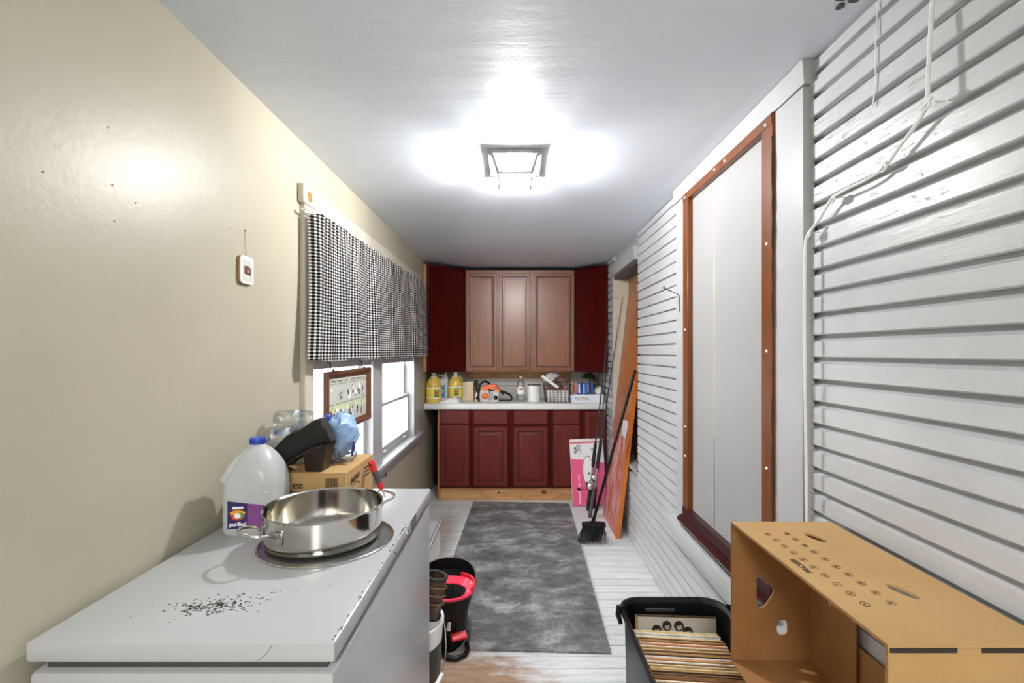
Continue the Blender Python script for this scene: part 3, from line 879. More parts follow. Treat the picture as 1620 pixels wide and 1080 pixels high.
def flat(mb, x0, x1, z0, z1, y, mi, z0b=None, z1b=None):
    z0b = z0 if z0b is None else z0b; z1b = z1 if z1b is None else z1b
    mb.add([(x0, y, z0), (x1, y, z0b), (x1, y, z1b), (x0, y, z1), (x0, y + .0008, z0), (x1, y + .0008, z0b), (x1, y + .0008, z1b), (x0, y + .0008, z1)],
           [(0, 1, 2, 3), (7, 6, 5, 4), (0, 4, 5, 1), (1, 5, 6, 2), (2, 6, 7, 3), (3, 7, 4, 0)], mi)
yl = -H - .0004
flat(lb, -.050, .004, .024, .104, yl, 0, None, .096)
flat(lb, .004, .050, .024, .096, yl, 1, None, .090)
lbl = part('label', lb, [simple('navy_print', C(44, 38, 96), .4), simple('purple_print', C(128, 70, 136), .4)], jg, local=True)
pm = MB()
for (cx, cz, rx, rz, mi) in ((-.0181, .052, .020, .016, 0), (-.018, .058, .0215, .007, 1), (-.010, .050, .010, .009, 2), (-.025, .047, .008, .008, 3), (-.018, .050, .009, .008, 4)):
    pm.prism(oval(cx - .004, cz + .012, rx, rz, 14), yl - .0008 - mi * .0003, yl + .0004, 'y', mi)
flat(pm, -.036, -.006, .081, .088, yl - .0006, 4)
part('emblem', pm, [simple('em_red', C(196, 50, 44), .5), simple('em_orange', C(238, 168, 50), .5), simple('em_green', C(84, 150, 70), .5), simple('em_pink', C(220, 90, 70), .5), 'white_ink'], lbl, local=True)
tx = text_mb('purified', .0165, .92, bold=.0004); part('lettering', tx.xf(frame_mat((-.021, yl - .0012, .038), (1, 0, 0), (0, 0, 1))), 'white_ink', lbl, local=True)

# ------------------------------------------------------------------ carton on the freezer, shoe, bottles, bag
BX0, BX1, BY0, BY1, BZ1 = -.885, -.545, 1.503, 1.783, 1.095
ca = thing('cardboard_carton', 'closed brown cardboard carton on the freezer behind the pan', 'box', ((BX0 + BX1) / 2, (BY0 + BY1) / 2, FT))
part('body', MB().box(BX0, BX1, BY0, BY1, FT + .0005, BZ1 - .003, .002), 'card', ca)
part('flap', MB().box(BX0, BX1, BY0, 1.640, BZ1 - .0032, BZ1, .001), 'card', ca)
part('flap', MB().box(BX0, BX1, 1.643, BY1, BZ1 - .0032, BZ1 - .0003, .001), 'card', ca)
bc = MB(); x = -.612
while x < -.572:
    w_ = random.choice((.0006, .0012, .0018))
    flat(bc, x, x + w_, 1.045, 1.078, BY0 - .0006, 0); x += w_ + random.choice((.0007, .0012))
part('barcode', bc, 'ink', ca)
for body, sz, px, pz in (('ESS', .022, -.700, 1.052), ):
    part('lettering', text_mb(body, sz, 1.0, bold=.0007).xf(frame_mat((px, BY0 - .0006, pz), (1, 0, 0), (0, 0, 1))), 'ink', ca)
ul = MB(); flat(ul, -.73, -.68, 1.034, 1.037, BY0 - .0006, 0)
part('underline', ul, 'ink', ca)
sw = MB()
def squig(y0, z0, w_, h_, seed, n=44):
    rnd = random.Random(seed); pts = []
    for i in range(n):
        u = i / (n - 1)
        pts.append((BX1 + .0004, y0 + w_ * u + .010 * math.sin(i * 1.25), z0 + h_ * u * .2 + h_ * .5 * math.sin(i * 1.25 + 1.2) * (0.6 + .4 * math.sin(i * .5))))
    return pts
sw.tube(squig(1.545, 1.055, .075, .024, 1), .0013, 4)
sw.tube([(BX1 + .0004, 1.545 + .09 * u, 1.030 + .012 * math.sin(PI * u)) for u in [i / 10 for i in range(11)]], .0016, 4)
part('script_mark', sw, 'ink', ca)
for i, (a, b) in enumerate(((1.58, 1.64), (1.585, 1.63), (1.68, 1.755), (1.69, 1.75), (1.685, 1.745))):
    z_ = (1.008, .995, 1.062, 1.048, 1.034)[i]
    part('print_line', MB().box(BX1 - .0003, BX1 + .0006, a, b, z_, z_ + .005), 'ink', ca)

# high-heeled shoe standing on the carton
sh = thing('heeled_shoe', 'black high heeled shoe with dark brown block heel on the carton', 'shoe', (-.70, 1.545, BZ1))
M['suede'] = simple('black_suede', C(15, 12, 11), .75, var=.2, vscale=30, bump=.1)
M['heel'] = wood('dark_brown_heel', C(30, 18, 13), C(50, 29, 21), .4, .4, 'z')
sec = [(-.606, 1.192, 1.222, .014), (-.611, 1.182, 1.246, .027), (-.625, 1.178, 1.268, .034), (-.65, 1.172, 1.262, .037), (-.682, 1.157, 1.240, .038), (-.712, 1.139, 1.222, .038), (-.742, 1.118, 1.210, .039), (-.765, 1.105, 1.186, .041), (-.79, 1.0985, 1.158, .041), (-.815, 1.0975, 1.134, .035), (-.832, 1.0985, 1.120, .022), (-.838, 1.102, 1.112, .01)]
rings = []
for (x, z0, z1, hw) in sec:
    rings.append([(x - .012 * s_, 1.547 + hw * c_ * .92, (z0 + z1) / 2 + (z1 - z0) / 2 * s_) for c_, s_ in [(math.copysign(abs(math.cos(a)) ** .75, math.cos(a)), math.copysign(abs(math.sin(a)) ** .8, math.sin(a))) for a in [2 * PI * i / 20 for i in range(20)]]])
part('upper', MB().loft(rings), 'suede', sh)
tg = []
for k in range(7):
    u = k / 6
    tg.append([(-.755 + .03 * u - .004 * s_, 1.547 + .032 * c_ * (1 - .25 * u), 1.185 + .036 * u + .012 * s_ * (1 - .4 * u)) for c_, s_ in [(math.cos(2 * PI * i / 12), math.sin(2 * PI * i / 12)) for i in range(12)]])
part('tongue', MB().loft(tg), 'suede', sh)
so = []
for (x, z0, z1, hw) in sec[2:]:
    so.append([(x, 1.547 - hw, z0 - .001), (x, 1.547 + hw, z0 - .001), (x, 1.547 + hw, z0 + .006), (x, 1.547 - hw, z0 + .006)])
part('sole', MB().loft(so), 'black_matte', sh)
part('heel', MB().loft([[(-.684, 1.521, BZ1), (-.630, 1.518, BZ1), (-.628, 1.575, BZ1), (-.684, 1.573, BZ1)], [(-.690, 1.515, 1.158), (-.610, 1.512, 1.186), (-.608, 1.582, 1.186), (-.690, 1.58, 1.158)]]).xf(Matrix.Identity(4)), 'heel', sh)

# empty water bottles in a heap
bt = thing('plastic_bottle', 'x', 'bottle', (0, 0, 0), 0, 'empty bottles heaped on the carton')
prof = [(.012, 0), (.026, .002), (.0305, .010), (.0305, .03), (.029, .035), (.0305, .04), (.0305, .06), (.029, .065), (.0305, .07), (.0305, .095), (.029, .10), (.0305, .105), (.0305, .125), (.027, .145), (.019, .165), (.0125, .178), (.012, .192)]
part('body', MB().lathe(prof, n=20), 'clear', bt, local=True)
part('cap', MB().lathe([(.0135, .183), (.0142, .185), (.0142, .196), (.0125, .198)], n=16), 'blue_cap', bt, local=True)
lbm = MB().lathe([(.0308, .074), (.0309, .076), (.0309, .088), (.0308, .090)], n=20, cap=(False, False))
part('label', lbm, simple('pale_blue_label', C(196, 210, 224), .5), bt, local=True)
q_ = BZ1 + .0325
spots_b = [(-.692, 1.632, q_, -PI / 2, .0, 'lowest clear plastic bottle right behind the shoe, cap towards the wall'),
           (-.886, 1.697, q_, PI / 2, .0, 'clear plastic bottle in the middle of the bottom row on the carton'),
           (-.692, 1.762, q_, -PI / 2, .0, 'clear plastic bottle of the bottom row nearest the window'),
           (-.888, 1.664, q_ + .058, PI / 2, .02, 'clear plastic bottle lying upon the bottom row, behind the shoe'),
           (-.694, 1.730, q_ + .058, -PI / 2, -.02, 'clear plastic bottle lying upon the bottom row, next to the window casing'),
           (-.872, 1.698, q_ + .115, PI / 2, .03, 'topmost clear plastic bottle of the heap, against the blue bag')]
for i, (bx, by, bz, ry, rz_, lab) in enumerate(spots_b):
    b_ = bt if i == 0 else copy_tree(bt)
    b_.location = (bx, by, bz); b_.rotation_euler = (0, ry, rz_); b_['label'] = lab
    WL[b_.name] = Vector((bx, by, bz))
def blob(c, rx, ry, rz, seed, amp=.22, n=26, m=16, fz=None):
    """crumpled closed surface"""
    from mathutils import noise
    rings = []
    for k in range(1, m):
        th = PI * k / m
        ring = []
        for i in range(n):
            ph = 2 * PI * i / n
            d = Vector((math.sin(th) * math.cos(ph), math.sin(th) * math.sin(ph), -math.cos(th)))
            f = 1 + amp * (noise.noise(d * 2.3 + Vector((seed, 0, 0))) + .6 * noise.noise(d * 5.5 + Vector((0, seed, 0)))) + amp * .5 * abs(noise.noise(d * 11 + Vector((0, 0, seed))))
            p = Vector((c[0] + d.x * rx * f, c[1] + d.y * ry * f, c[2] + d.z * rz * f))
            if fz is not None: p.z = max(p.z, fz)
            ring.append(p)
        rings.append(ring)
    return MB().loft(rings)
M['blue_bag'] = simple('light_blue_plastic_film', C(150, 182, 226), .3, var=.18, vscale=22, bump=.5, bscale=60, bdist=.006)
bg_ = thing('plastic_bag', 'crumpled light blue plastic bag beside the framed print', 'bag', (-.63, 1.69, BZ1))
part('film', blob((-.624, 1.675, 1.185), .052, .06, .076, 3.1, .28), 'blue_bag', bg_)
part('print_patch', MB().prism([(1.62, 1.128), (1.632, 1.122), (1.65, 1.150), (1.642, 1.172), (1.632, 1.15)], -.5715, -.568, 'x'), simple('deep_blue_print', C(30, 36, 120), .4), bg_, label='dark blue print')
part('film_foot', blob((-.62, 1.675, 1.122), .046, .055, .032, 5.7, .3, fz=BZ1 + .0008), 'clear', bg_, label='clear crumpled plastic at the bottom')

# peeler with a red grip leaning on the carton
pe = thing('peeler', 'red and black handled kitchen tool leaning on the carton', 'kitchen tool', (-.475, 1.69, FT))
A = Vector((-.526, 1.690, 1.092)); B = Vector((-.484, 1.690, .988)); D = (B - A)
def pt(u): return A + D * u
part('grip', MB().tube([pt(u) for u in (0, .03, .1, .25, .4)], [.005, .011, .0135, .0125, .0115], 12), 'red_plastic', pe)
part('sleeve', MB().tube([pt(u) for u in (.36, .42, .6, .74, .78)], [.0115, .0122, .0115, .0105, .010], 12), 'grey_dark', pe)
part('collar', MB().tube([pt(u) for u in (.76, .8, .92, 1.0)], [.010, .0108, .0105, .008], 12), 'red_plastic', pe)
part('blade', MB().tube([pt(u) for u in (.98, 1.15, 1.28)], [.003, .003, .003], 8), 'steel', pe)
hm = MB().ring((0, 0, 0), .0025, .0045, 'z', 12, t=.029); hm.xf(Matrix.Translation(pt(.13)) @ Matrix.Rotation(PI / 2, 4, 'X'))
part('hang_hole', MB().cyl(pt(.13) + Vector((0, -.0142, 0)), pt(.13) + Vector((0, .0142, 0)), .0042, 12), 'black_matte', pe)

# ------------------------------------------------------------------ small tag hanging on the cream wall
wt = thing('wall_tag', 'small white rectangular plaque with brown picture hung on cream wall', 'plaque', (WLX + .004, 1.56, 1.75))
def rrect(cx, cy, w_, h_, r, n=5):
    out = []
    for (sx, sy, a0) in ((1, 1, 0), (-1, 1, PI / 2), (-1, -1, PI), (1, -1, 3 * PI / 2)):
        for k in range(n + 1):
            a = a0 + PI / 2 * k / n
            out.append((cx + sx * (w_ / 2 - r) + r * math.cos(a), cy + sy * (h_ / 2 - r) + r * math.sin(a)))
    return out
ty, tz = 1.565, 1.757
part('backing', MB().prism(rrect(ty, tz - .001, .076, .094, .014), WLX + .001, WLX + .008, 'x'), 'brown_side', wt)
part('face', MB().prism(rrect(ty, tz, .074, .092, .014), WLX + .008, WLX + .012, 'x'), 'white_plastic', wt)
part('picture_field', MB().prism(rrect(ty, tz - .002, .054, .070, .004), WLX + .012, WLX + .0126, 'x'), simple('pale_grey_print', C(196, 194, 184), .5), wt)
part('picture', MB().prism([(ty - .018, tz - .014), (ty + .018, tz - .016), (ty + .018, tz + .008), (ty, tz + .014), (ty - .018, tz + .012)], WLX + .0126, WLX + .0132, 'x'), simple('maroon_print', C(92, 48, 46), .4), wt)
part('spot', MB().disc((WLX + .0134, ty + .002, tz - .003), .006, 'x', 12), simple('mauve_print', C(170, 140, 160), .4), wt)
part('cord', MB().tube([(WLX + .008, ty, tz + .045), (WLX + .002, ty + .002, tz + .10), (WLX + .002, ty + .006, tz + .134)], .0007, 4), 'ink_soft', wt)
part('nail', MB().lathe([(.0025, 0), (.0025, .003), (.001, .004)], n=8, mat=Matrix.Translation((WLX, ty + .006, tz + .134)) @ Matrix.Rotation(PI / 2, 4, 'Y')), 'dirt', wt)

# ------------------------------------------------------------------ blinds, curtain, framed print at the window
M['blind'] = simple('white_blind_cloth', C(236, 236, 236), .6, var=.02)
for (ya, yb, lab) in ((2.066, 2.91, 'white roller blind half drawn at the near sash, framed print hung on it'), (3.126, 4.085, 'white roller blind half drawn at the far sash, beside the cabinets')):
    rb_ = thing('roller_blind', lab, 'blind', (-.90, (ya + yb) / 2, 2.08), 0, 'roller blinds behind the curtain')
    part('cloth', MB().box(-.9075, -.9065, ya + .004, yb - .004, 1.44, 2.06), 'blind', rb_)
    part('roller', MB().cyl((-.907, ya + .002, 2.075), (-.907, yb - .002, 2.075), .015, 14), 'blind', rb_)
    part('hem_bar', MB().box(-.915, -.898, ya + .003, yb - .003, 1.405, 1.445, .003), 'trim', rb_)
cu = thing('curtain', 'black and white gingham valance curtain gathered over the window', 'curtain', (-.84, 3.1, 2.08))
NY, NZ = 420, 22
Y0c, Y1c = 1.962, 4.31
cm = MB(); cm.uv = []
arc = 0; prev = None
rc = random.Random(3)
ph = [rc.uniform(0, 6.28) for _ in range(6)]
def cx_of(yv, v):
    gather = .18 + .82 * v ** .6            # folds open downwards
    f = .016 * math.sin(yv * 23 + ph[0] + .8 * math.sin(yv * 5)) + .008 * math.sin(yv * 41 + ph[1]) + .006 * math.sin(yv * 11 + ph[2] + 1.5 * v)
    fine = .004 * math.sin(yv * 120 + ph[3]) * max(0, 1 - v * 3.2)
    e = max(0, 1 - (yv - Y0c) / .05)
    return -.825 + f * gather + fine + .006 * v - .055 * e * e
for iy in range(NY + 1):
    yv = Y0c + (Y1c - Y0c) * iy / NY
    p = (cx_of(yv, .6), yv)
    if prev: arc += math.dist(p, prev)
    prev = p
    zt = 2.058 + .035 * iy / NY
    for iz in range(NZ + 1):
        v = iz / NZ
        zz = zt + (1.447 + .004 * math.sin(yv * 14) - zt) * v
        if iz <= 1: zz += .004 * math.sin(yv * 95) + .012 * (1 - iz)
        ye = yv - .045 * v * max(0, 1 - iy / 60) - .02 * math.sin(v * PI) * max(0, 1 - iy / 40) * -1
        cm.v.append((cx_of(yv, v), ye, zz)); cm.uv.append((arc * .62, zz))
for iy in range(NY):
    for iz in range(NZ):
        a = iy * (NZ + 1) + iz
        cm.f.append((a, a + NZ + 1, a + NZ + 2, a + 1)); cm.mi.append(0)
part('cloth', cm, 'gingham', cu)
rodm = MB().tube([(-.888, 1.936, 2.075), (-.866, 1.936, 2.075), (-.858, 1.95, 2.075), (-.858, 4.29, 2.108), (-.86, 4.304, 2.108), (-.888, 4.304, 2.108)], .005, 8)
part('rod', rodm, 'white_plastic', cu)

fpz0, fpz1, fpy0, fpy1, fpx = 1.088, 1.393, 2.136, 2.783, -.880
fp = thing('framed_print', 'framed cartoon strip print in brown wood hanging before the near sash', 'picture', (fpx, (fpy0 + fpy1) / 2, fpz0))
Mf = Matrix(((0, -1, 0, 0), (1, 0, 0, 0), (0, 0, 1, 0), (0, 0, 0, 1)))     # face to -y -> face to +x
def faceX(mb): return mb.xf(Matrix.Translation((fpx, 0, 0)) @ Mf)
W_ = .050
for (a0, a1, b0, b1, nm) in ((fpy0, fpy0 + W_, fpz0, fpz1, 'v'), (fpy1 - W_, fpy1, fpz0, fpz1, 'v'), (fpy0, fpy1, fpz0, fpz0 + W_ * .75, 'h'), (fpy0, fpy1, fpz1 - W_ * .75, fpz1, 'h')):
    m_ = MB()
    wd = W_ if nm == 'v' else W_ * .75
    ins0 = a0 == fpy0 and nm == 'v'; 
    pro = [(0, 0), (0, .016), (.006, .022), (.016, .022), (.026, .014), (wd - .006, .012), (wd - .002, .008), (wd, .006), (wd, 0)]
    # mitred moulding: profile swept between mitre planes
    r0, r1 = [], []
    for (u, h) in pro:
        if nm == 'v':
            yy = a0 + u if a0 == fpy0 else a1 - u
            k_ = u * .75
            r0.append((fpx + h, yy, b0 + k_)); r1.append((fpx + h, yy, b1 - k_))
        else:
            zz = b0 + u if b0 == fpz0 else b1 - u
            k_ = u / .75
            r0.append((fpx + h, a0 + k_, zz)); r1.append((fpx + h, a1 - k_, zz))
    part('moulding', MB().loft([r0, r1]), 'walnut', fp)
ix = fpx + .005
part('backing', MB().box(fpx - .002, fpx + .002, fpy0 + .01, fpy1 - .01, fpz0 + .008, fpz1 - .008), 'grey_dark', fp)
pz0, pz1, py0, py1 = fpz0 + .0365, fpz1 - .0365, fpy0 + .048, fpy1 - .048
M['newsprint'] = simple('newsprint', C(196, 198, 190), .6, var=.10, vscale=26)
paper = part('paper', MB().box(fpx + .002, ix, py0, py1, pz0, pz1), 'newsprint', fp)
art = MB(); rA = random.Random(5)
def xflat(mb, y0, y1, z0, z1, mi, lift=.0004): mb.box(ix - .0002, ix + lift, y0, y1, z0, z1, mi=mi)
PH = pz1 - pz0
xflat(art, py0, py1, pz1 - .030, pz1 - .028, 0)
xflat(art, py0, py1, pz0 + PH * .44, pz0 + PH * .455, 3)
xflat(art, py0 + .005, py1 - .005, pz0 + PH * .28, pz0 + PH * .43, 1, .0003)
for i in range(34):                       # title line of small unreadable strokes
    yy = py0 + .03 + i * .0142
    if i in (16, 17, 18): continue
    xflat(art, yy, yy + .009, pz1 - .022 + rA.uniform(0, .006), pz1 - .012 + rA.uniform(-.003, .003), 0)
for i in range(26):                       # grey crowd of shapes in two strips
    row = i % 2
    yy = rA.uniform(py0 + .02, py1 - .05); zz = (pz0 + PH * .56 if row else pz0 + PH * .12) + rA.uniform(0, .05)
    art.prism(oval(yy, zz, rA.uniform(.008, .03), rA.uniform(.006, .018), 9, rA.uniform(0, 3)), ix - .0001, ix + .0004 + rA.uniform(0, .0004), 'x', rA.choice((3, 3, 2, 2, 3)))
for i in range(16):
    yy = rA.uniform(py0 + .03, py1 - .05); zz = rA.uniform(pz0 + .015, pz1 - .06)
    art.tube([(ix + .0008, yy + rA.uniform(-.02, .02), zz + rA.uniform(-.015, .015)) for _ in range(5)], .0008, 4, 0)
for (yy, zz, s_) in ((py0 + .40, pz0 + .058, .012), (py0 + .395, pz0 + .035, .008), (py0 + .26, pz0 + .15, .012), (py0 + .31, pz0 + .03, .007)):
    art.prism(oval(yy, zz, s_ * .8, s_ * 1.4, 8, .3), ix, ix + .0010, 'x', 0)
for (yy, zz) in ((py0 + .25, pz1 - .012), (py1 - .03, pz1 - .02), (py1 - .03, pz0 + .012), (py0 + .42, pz0 + .14), (py0 + .18, pz0 + .05), (py0 + .28, pz0 + .07), (py0 + .05, pz0 + .09), (py0 + .12, pz0 + .10)):
    art.prism(oval(yy, zz, .009, .008, 8), ix, ix + .0011, 'x', 4)
part('drawing', art, ['ink', simple('pale_green_print', C(206, 212, 178), .7), 'white_ink', 'ink_soft', 'green_ink'], paper)
for yy in (2.235, 2.69):
    part('hook', MB().tube([(-.8945, yy - .02, 1.438), (-.890, yy - .012, 1.436), (-.888, yy, 1.432), (-.888, yy + .006, 1.418), (-.886, yy + .002, 1.404), (-.884, yy - .006, 1.41), (-.884, yy - .004, 1.424), (-.884, yy + .0, 1.43)], .0022, 6), 'ink', fp)
    part('eyelet', MB().lathe([(.006, 0), (.006, .003), (.003, .010)], (-.872, yy, fpz1), 8), 'ink', fp)

# ------------------------------------------------------------------ things on the far countertop
CT = .9752
def jug(x, y, lab, rz=0, cap_w=True):
    t = thing('vinegar_jug', lab, 'jug', (x, y, CT), rz, 'yellow jugs on the counter')
    pr = [(.066, 0), (.073, .005), (.0745, .015), (.0745, .165), (.073, .18), (.066, .205), (.052, .232), (.036, .254), (.023, .270), (.0195, .274)]
    part('body', MB().lathe(pr, n=28), 'amber', t, local=True)
    part('neck', MB().lathe([(.0385, .2525), (.024, .272), (.0205, .276), (.0205, .286), (.018, .288)], n=24), 'cloudy', t, local=True)
    part('cap', MB().lathe([(.0205, .284), (.022, .286), (.022, .302), (.020, .304)], n=20), 'white_plastic', t, local=True)
    lab_ = part('label', MB().lathe([(.0748, .050), (.0752, .052), (.0752, .148), (.0748, .150)], n=28, cap=(False, False)), 'yellow_label', t, local=True)
    part('label_band', MB().lathe([(.0753, .146), (.0755, .148), (.0755, .156), (.0753, .157)], n=28, cap=(False, False)), 'white_ink', lab_, local=True)
    part('label_band', MB().lathe([(.0753, .045), (.0755, .046), (.0755, .052), (.0753, .053)], n=28, cap=(False, False)), 'white_ink', lab_, local=True)
    em = MB()
    def arcpatch(a0, a1, z0, z1, mi, r=.0756):
        n = 8
        em.loft([[(r * math.sin(a), -r * math.cos(a), z_) for z_ in (z0 + (z1 - z0) * 0, z1)] for a in [a0 + (a1 - a0) * i / n for i in range(n + 1)]], mi, (False, False), closed=False)
    arcpatch(.02, .72, .062, .140, 0, .0756); arcpatch(.10, .66, .118, .136, 1, .0759); arcpatch(.05, .62, .096, .112, 2, .0760); arcpatch(.12, .6, .066, .080, 1, .0759); arcpatch(.2, .5, .122, .130, 3, .0761)
    part('label_print', em, [simple('olive_print', C(150, 150, 70), .6), simple('green_print', C(70, 116, 50), .6), simple('brick_print', C(206, 90, 80), .6), 'white_ink'], lab_, local=True, recalc=True)
    hd = MB().tube([(.058, .03, .19), (.066, .035, .215), (.052, .03, .24), (.03, .018, .262)], [.006, .009, .008, .006], 8)
    part('handle', hd, 'amber', t, local=True)
    return t
def liquid(name, c1, c2):
    t = NT(name)
    c = t.ramp(t.noise(t.coord('Object'), 9, 2), [(.3, c1), (.7, c2)])
    return t.done(t.bsdf(c, .22, 0, .5, None, .3))
M['amber'] = liquid('amber_liquid_plastic', C(222, 184, 74), C(234, 202, 100))
M['cloudy'] = liquid('cloudy_plastic', C(206, 202, 184), C(222, 218, 204))
M['yellow_label'] = simple('yellow_label', C(246, 226, 84), .5, var=.06)
jug(-.829, 4.715, 'yellow vinegar jug at the left end of the counter, nearest the window', .25)
jug(-.628, 4.86, 'yellow vinegar jug between the blue labelled bottle and cream box', -.1)
# white bottle with a built-in handle
wb = thing('cleaner_bottle', 'white plastic bottle with blue label and grip hole behind yellow jugs', 'bottle', (-.772, 4.93, 0))
hole = rrect(-.775, CT + .246, .058, .020, .0095)
out = [(-.815, CT + .004), (-.811, CT), (-.699, CT), (-.695, CT + .004), (-.695, CT + .235), (-.699, CT + .262), (-.711, CT + .277), (-.79, CT + .277), (-.812, CT + .268), (-.815, CT + .255)]
hp = holed_panel(out, [hole], .085)
hp.xf(Matrix(((1, 0, 0, 0), (0, 0, -1, 4.975), (0, 1, 0, 0), (0, 0, 0, 1))))
part('body', hp, 'white_plastic', wb)
part('label', MB().prism([(-.808, CT + .03), (-.722, CT + .03), (-.722, CT + .170), (-.79, CT + .15), (-.808, CT + .125)], 4.888, 4.8895), simple('sky_blue_label', C(112, 152, 212), .5), wb)
lp = MB(); flat(lp, -.765, -.735, CT + .105, CT + .113, 4.8872, 0); flat(lp, -.76, -.74, CT + .088, CT + .093, 4.8872, 0)
part('label_print', lp, 'white_ink', wb)
part('cap', MB().lathe([(.018, .276), (.019, .278), (.019, .296), (.017, .298)], (-.72, 4.93, CT), 16), 'white_plastic', wb)
wb.location.x -= .017
# folded white cloth
fc = MB()
fc.loft([[(-.795, 4.630, CT + .0008), (-.785, 4.636, CT + .016), (-.775, 4.652, CT + .014), (-.785, 4.655, CT + .001)],
         [(-.74, 4.632, CT + .0008), (-.735, 4.655, CT + .036), (-.725, 4.75, CT + .044), (-.74, 4.78, CT + .001)],
         [(-.66, 4.632, CT + .0008), (-.665, 4.66, CT + .054), (-.655, 4.74, CT + .060), (-.66, 4.77, CT + .001)],
         [(-.60, 4.64, CT + .0008), (-.628, 4.672, CT + .070), (-.622, 4.73, CT + .072), (-.60, 4.765, CT + .001)],
         [(-.572, 4.66, CT + .0008), (-.585, 4.685, CT + .022), (-.58, 4.73, CT + .025), (-.572, 4.75, CT + .001)]])
for k in range(3):
    fc.loft([[(-.78 + .035 * k, 4.648 - .004 * k, CT + .012 + .012 * k), (-.775 + .03 * k, 4.652, CT + .018 + .013 * k), (-.745 + .03 * k, 4.66, CT + .024 + .013 * k)],
             [(-.60 - .01 * k, 4.648, CT + .014 + .018 * k), (-.60, 4.655, CT + .020 + .019 * k), (-.60, 4.70, CT + .026 + .018 * k)]])
fc.xf(Matrix.Translation((.03, 0, 0)))
single('folded_cloth', fc, 'white_paper', 'white folded paper towel lying in front of the yellow jugs', 'towel', (-.69, 4.70, CT))
cb = thing('cream_carton', 'plain cream cardboard box left of the orange chainsaw', 'box', (-.50, 4.99, CT))
part('body', MB().box(-.572, -.452, 4.94, 5.03, CT, CT + .192, .002), 'cream_box', cb)
part('side_panel', MB().box(-.453, -.436, 4.944, 5.03, CT, CT + .19, .001), 'brown_side', cb)
part('flap', MB().box(-.522, -.437, 4.937, 5.0, CT + .19, CT + .1985, .001), 'cream_box', cb)
# chainsaw
sx0 = -.37
cs = thing('chainsaw', 'orange and white chainsaw with black handles on the counter', 'chainsaw', (-.25, 4.85, CT))
M['orange'] = simple('orange_plastic', C(236, 104, 34), .35, var=.06)
M['saw_grey'] = simple('light_grey_plastic', C(212, 210, 206), .4, var=.08)
Z = CT
part('engine_case', MB().prism([(-.366, Z + .004), (-.34, Z), (-.185, Z), (-.178, Z + .01), (-.175, Z + .10), (-.20, Z + .125), (-.35, Z + .13), (-.366, Z + .10)], 4.80, 4.92), 'saw_grey', cs)
part('top_cover', MB().loft([[(-.362, 4.80, Z + .112), (-.362, 4.91, Z + .112), (-.355, 4.91, Z + .155), (-.355, 4.805, Z + .155)], [(-.27, 4.795, Z + .115), (-.27, 4.915, Z + .115), (-.262, 4.91, Z + .178), (-.262, 4.805, Z + .178)], [(-.215, 4.795, Z + .115), (-.215, 4.915, Z + .115), (-.205, 4.91, Z + .176), (-.205, 4.805, Z + .176)], [(-.188, 4.80, Z + .09), (-.188, 4.91, Z + .09), (-.19, 4.905, Z + .150), (-.19, 4.81, Z + .150)]]), 'orange', cs)
part('rear_housing', MB().prism([(-.205, Z + .085), (-.172, Z + .075), (-.160, Z + .085), (-.163, Z + .128), (-.19, Z + .14), (-.205, Z + .13)], 4.805, 4.91), 'orange', cs)
part('starter_cover', MB().lathe([(.034, 0), (.034, .006), (.027, .010), (.002, .011)], n=24, mat=Matrix.Translation((-.317, 4.80, Z + .060)) @ Matrix.Rotation(PI / 2, 4, 'X')), 'orange', cs)
slats = MB()
for i in range(7): slats.box(-.282 + i * .009, -.278 + i * .009, 4.797, 4.801, Z + .015, Z + .085)
part('cooling_slots', slats, 'ink_soft', cs)
part('tank', MB().box(-.236, -.178, 4.792, 4.81, Z + .004, Z + .075, .006), 'white_plastic', cs)
part('tank_cap', MB().lathe([(.024, 0), (.024, .008), (.020, .011), (.002, .011)], n=20, mat=Matrix.Translation((-.207, 4.792, Z + .042)) @ Matrix.Rotation(PI / 2, 4, 'X')), 'black_plastic', cs)
part('starter_grip', MB().tube([(-.285, 4.79, Z + .126), (-.265, 4.786, Z + .122), (-.225, 4.788, Z + .112)], [.008, .010, .006], 8), 'black_plastic', cs)
part('starter_grip_stem', MB().cyl((-.268, 4.79, Z + .118), (-.270, 4.795, Z + .092), .005, 8), 'black_plastic', cs)
fh = [(-.378, 4.79, Z + .004), (-.382, 4.785, Z + .06), (-.378, 4.785, Z + .12), (-.366, 4.79, Z + .175), (-.340, 4.80, Z + .203), (-.312, 4.81, Z + .208), (-.285, 4.83, Z + .195), (-.268, 4.86, Z + .170)]
part('front_handle', MB().tube(fh, .011, 10), 'black_plastic', cs)
part('hand_guard', MB().prism([(-.432, Z + .218), (-.395, Z + .220), (-.390, Z + .17), (-.398, Z + .13), (-.375, Z + .085), (-.378, Z + .07), (-.412, Z + .11), (-.43, Z + .16)], 4.83, 4.90), 'black_plastic', cs)
part('bar_mount', MB().prism([(-.42, Z + .003), (-.368, Z + .003), (-.366, Z + .10), (-.40, Z + .12), (-.42, Z + .06)], 4.84, 4.90), 'white_plastic', cs)
part('oil_cap', MB().lathe([(.017, 0), (.017, .014), (.003, .015)], n=16, mat=Matrix.Translation((-.397, 4.84, Z + .035)) @ Matrix.Rotation(PI / 2, 4, 'X')), 'black_plastic', cs)
part('rear_handle', MB().tube([(-.172, 4.85, Z + .105), (-.14, 4.85, Z + .100), (-.10, 4.85, Z + .087), (-.06, 4.85, Z + .066), (-.044, 4.85, Z + .045), (-.042, 4.85, Z + .025), (-.052, 4.85, Z + .010), (-.08, 4.85, Z + .008), (-.13, 4.85, Z + .010), (-.178, 4.85, Z + .012)], [.014, .013, .012, .011, .010, .009, .0075, .007, .007, .007], 10), 'black_plastic', cs)
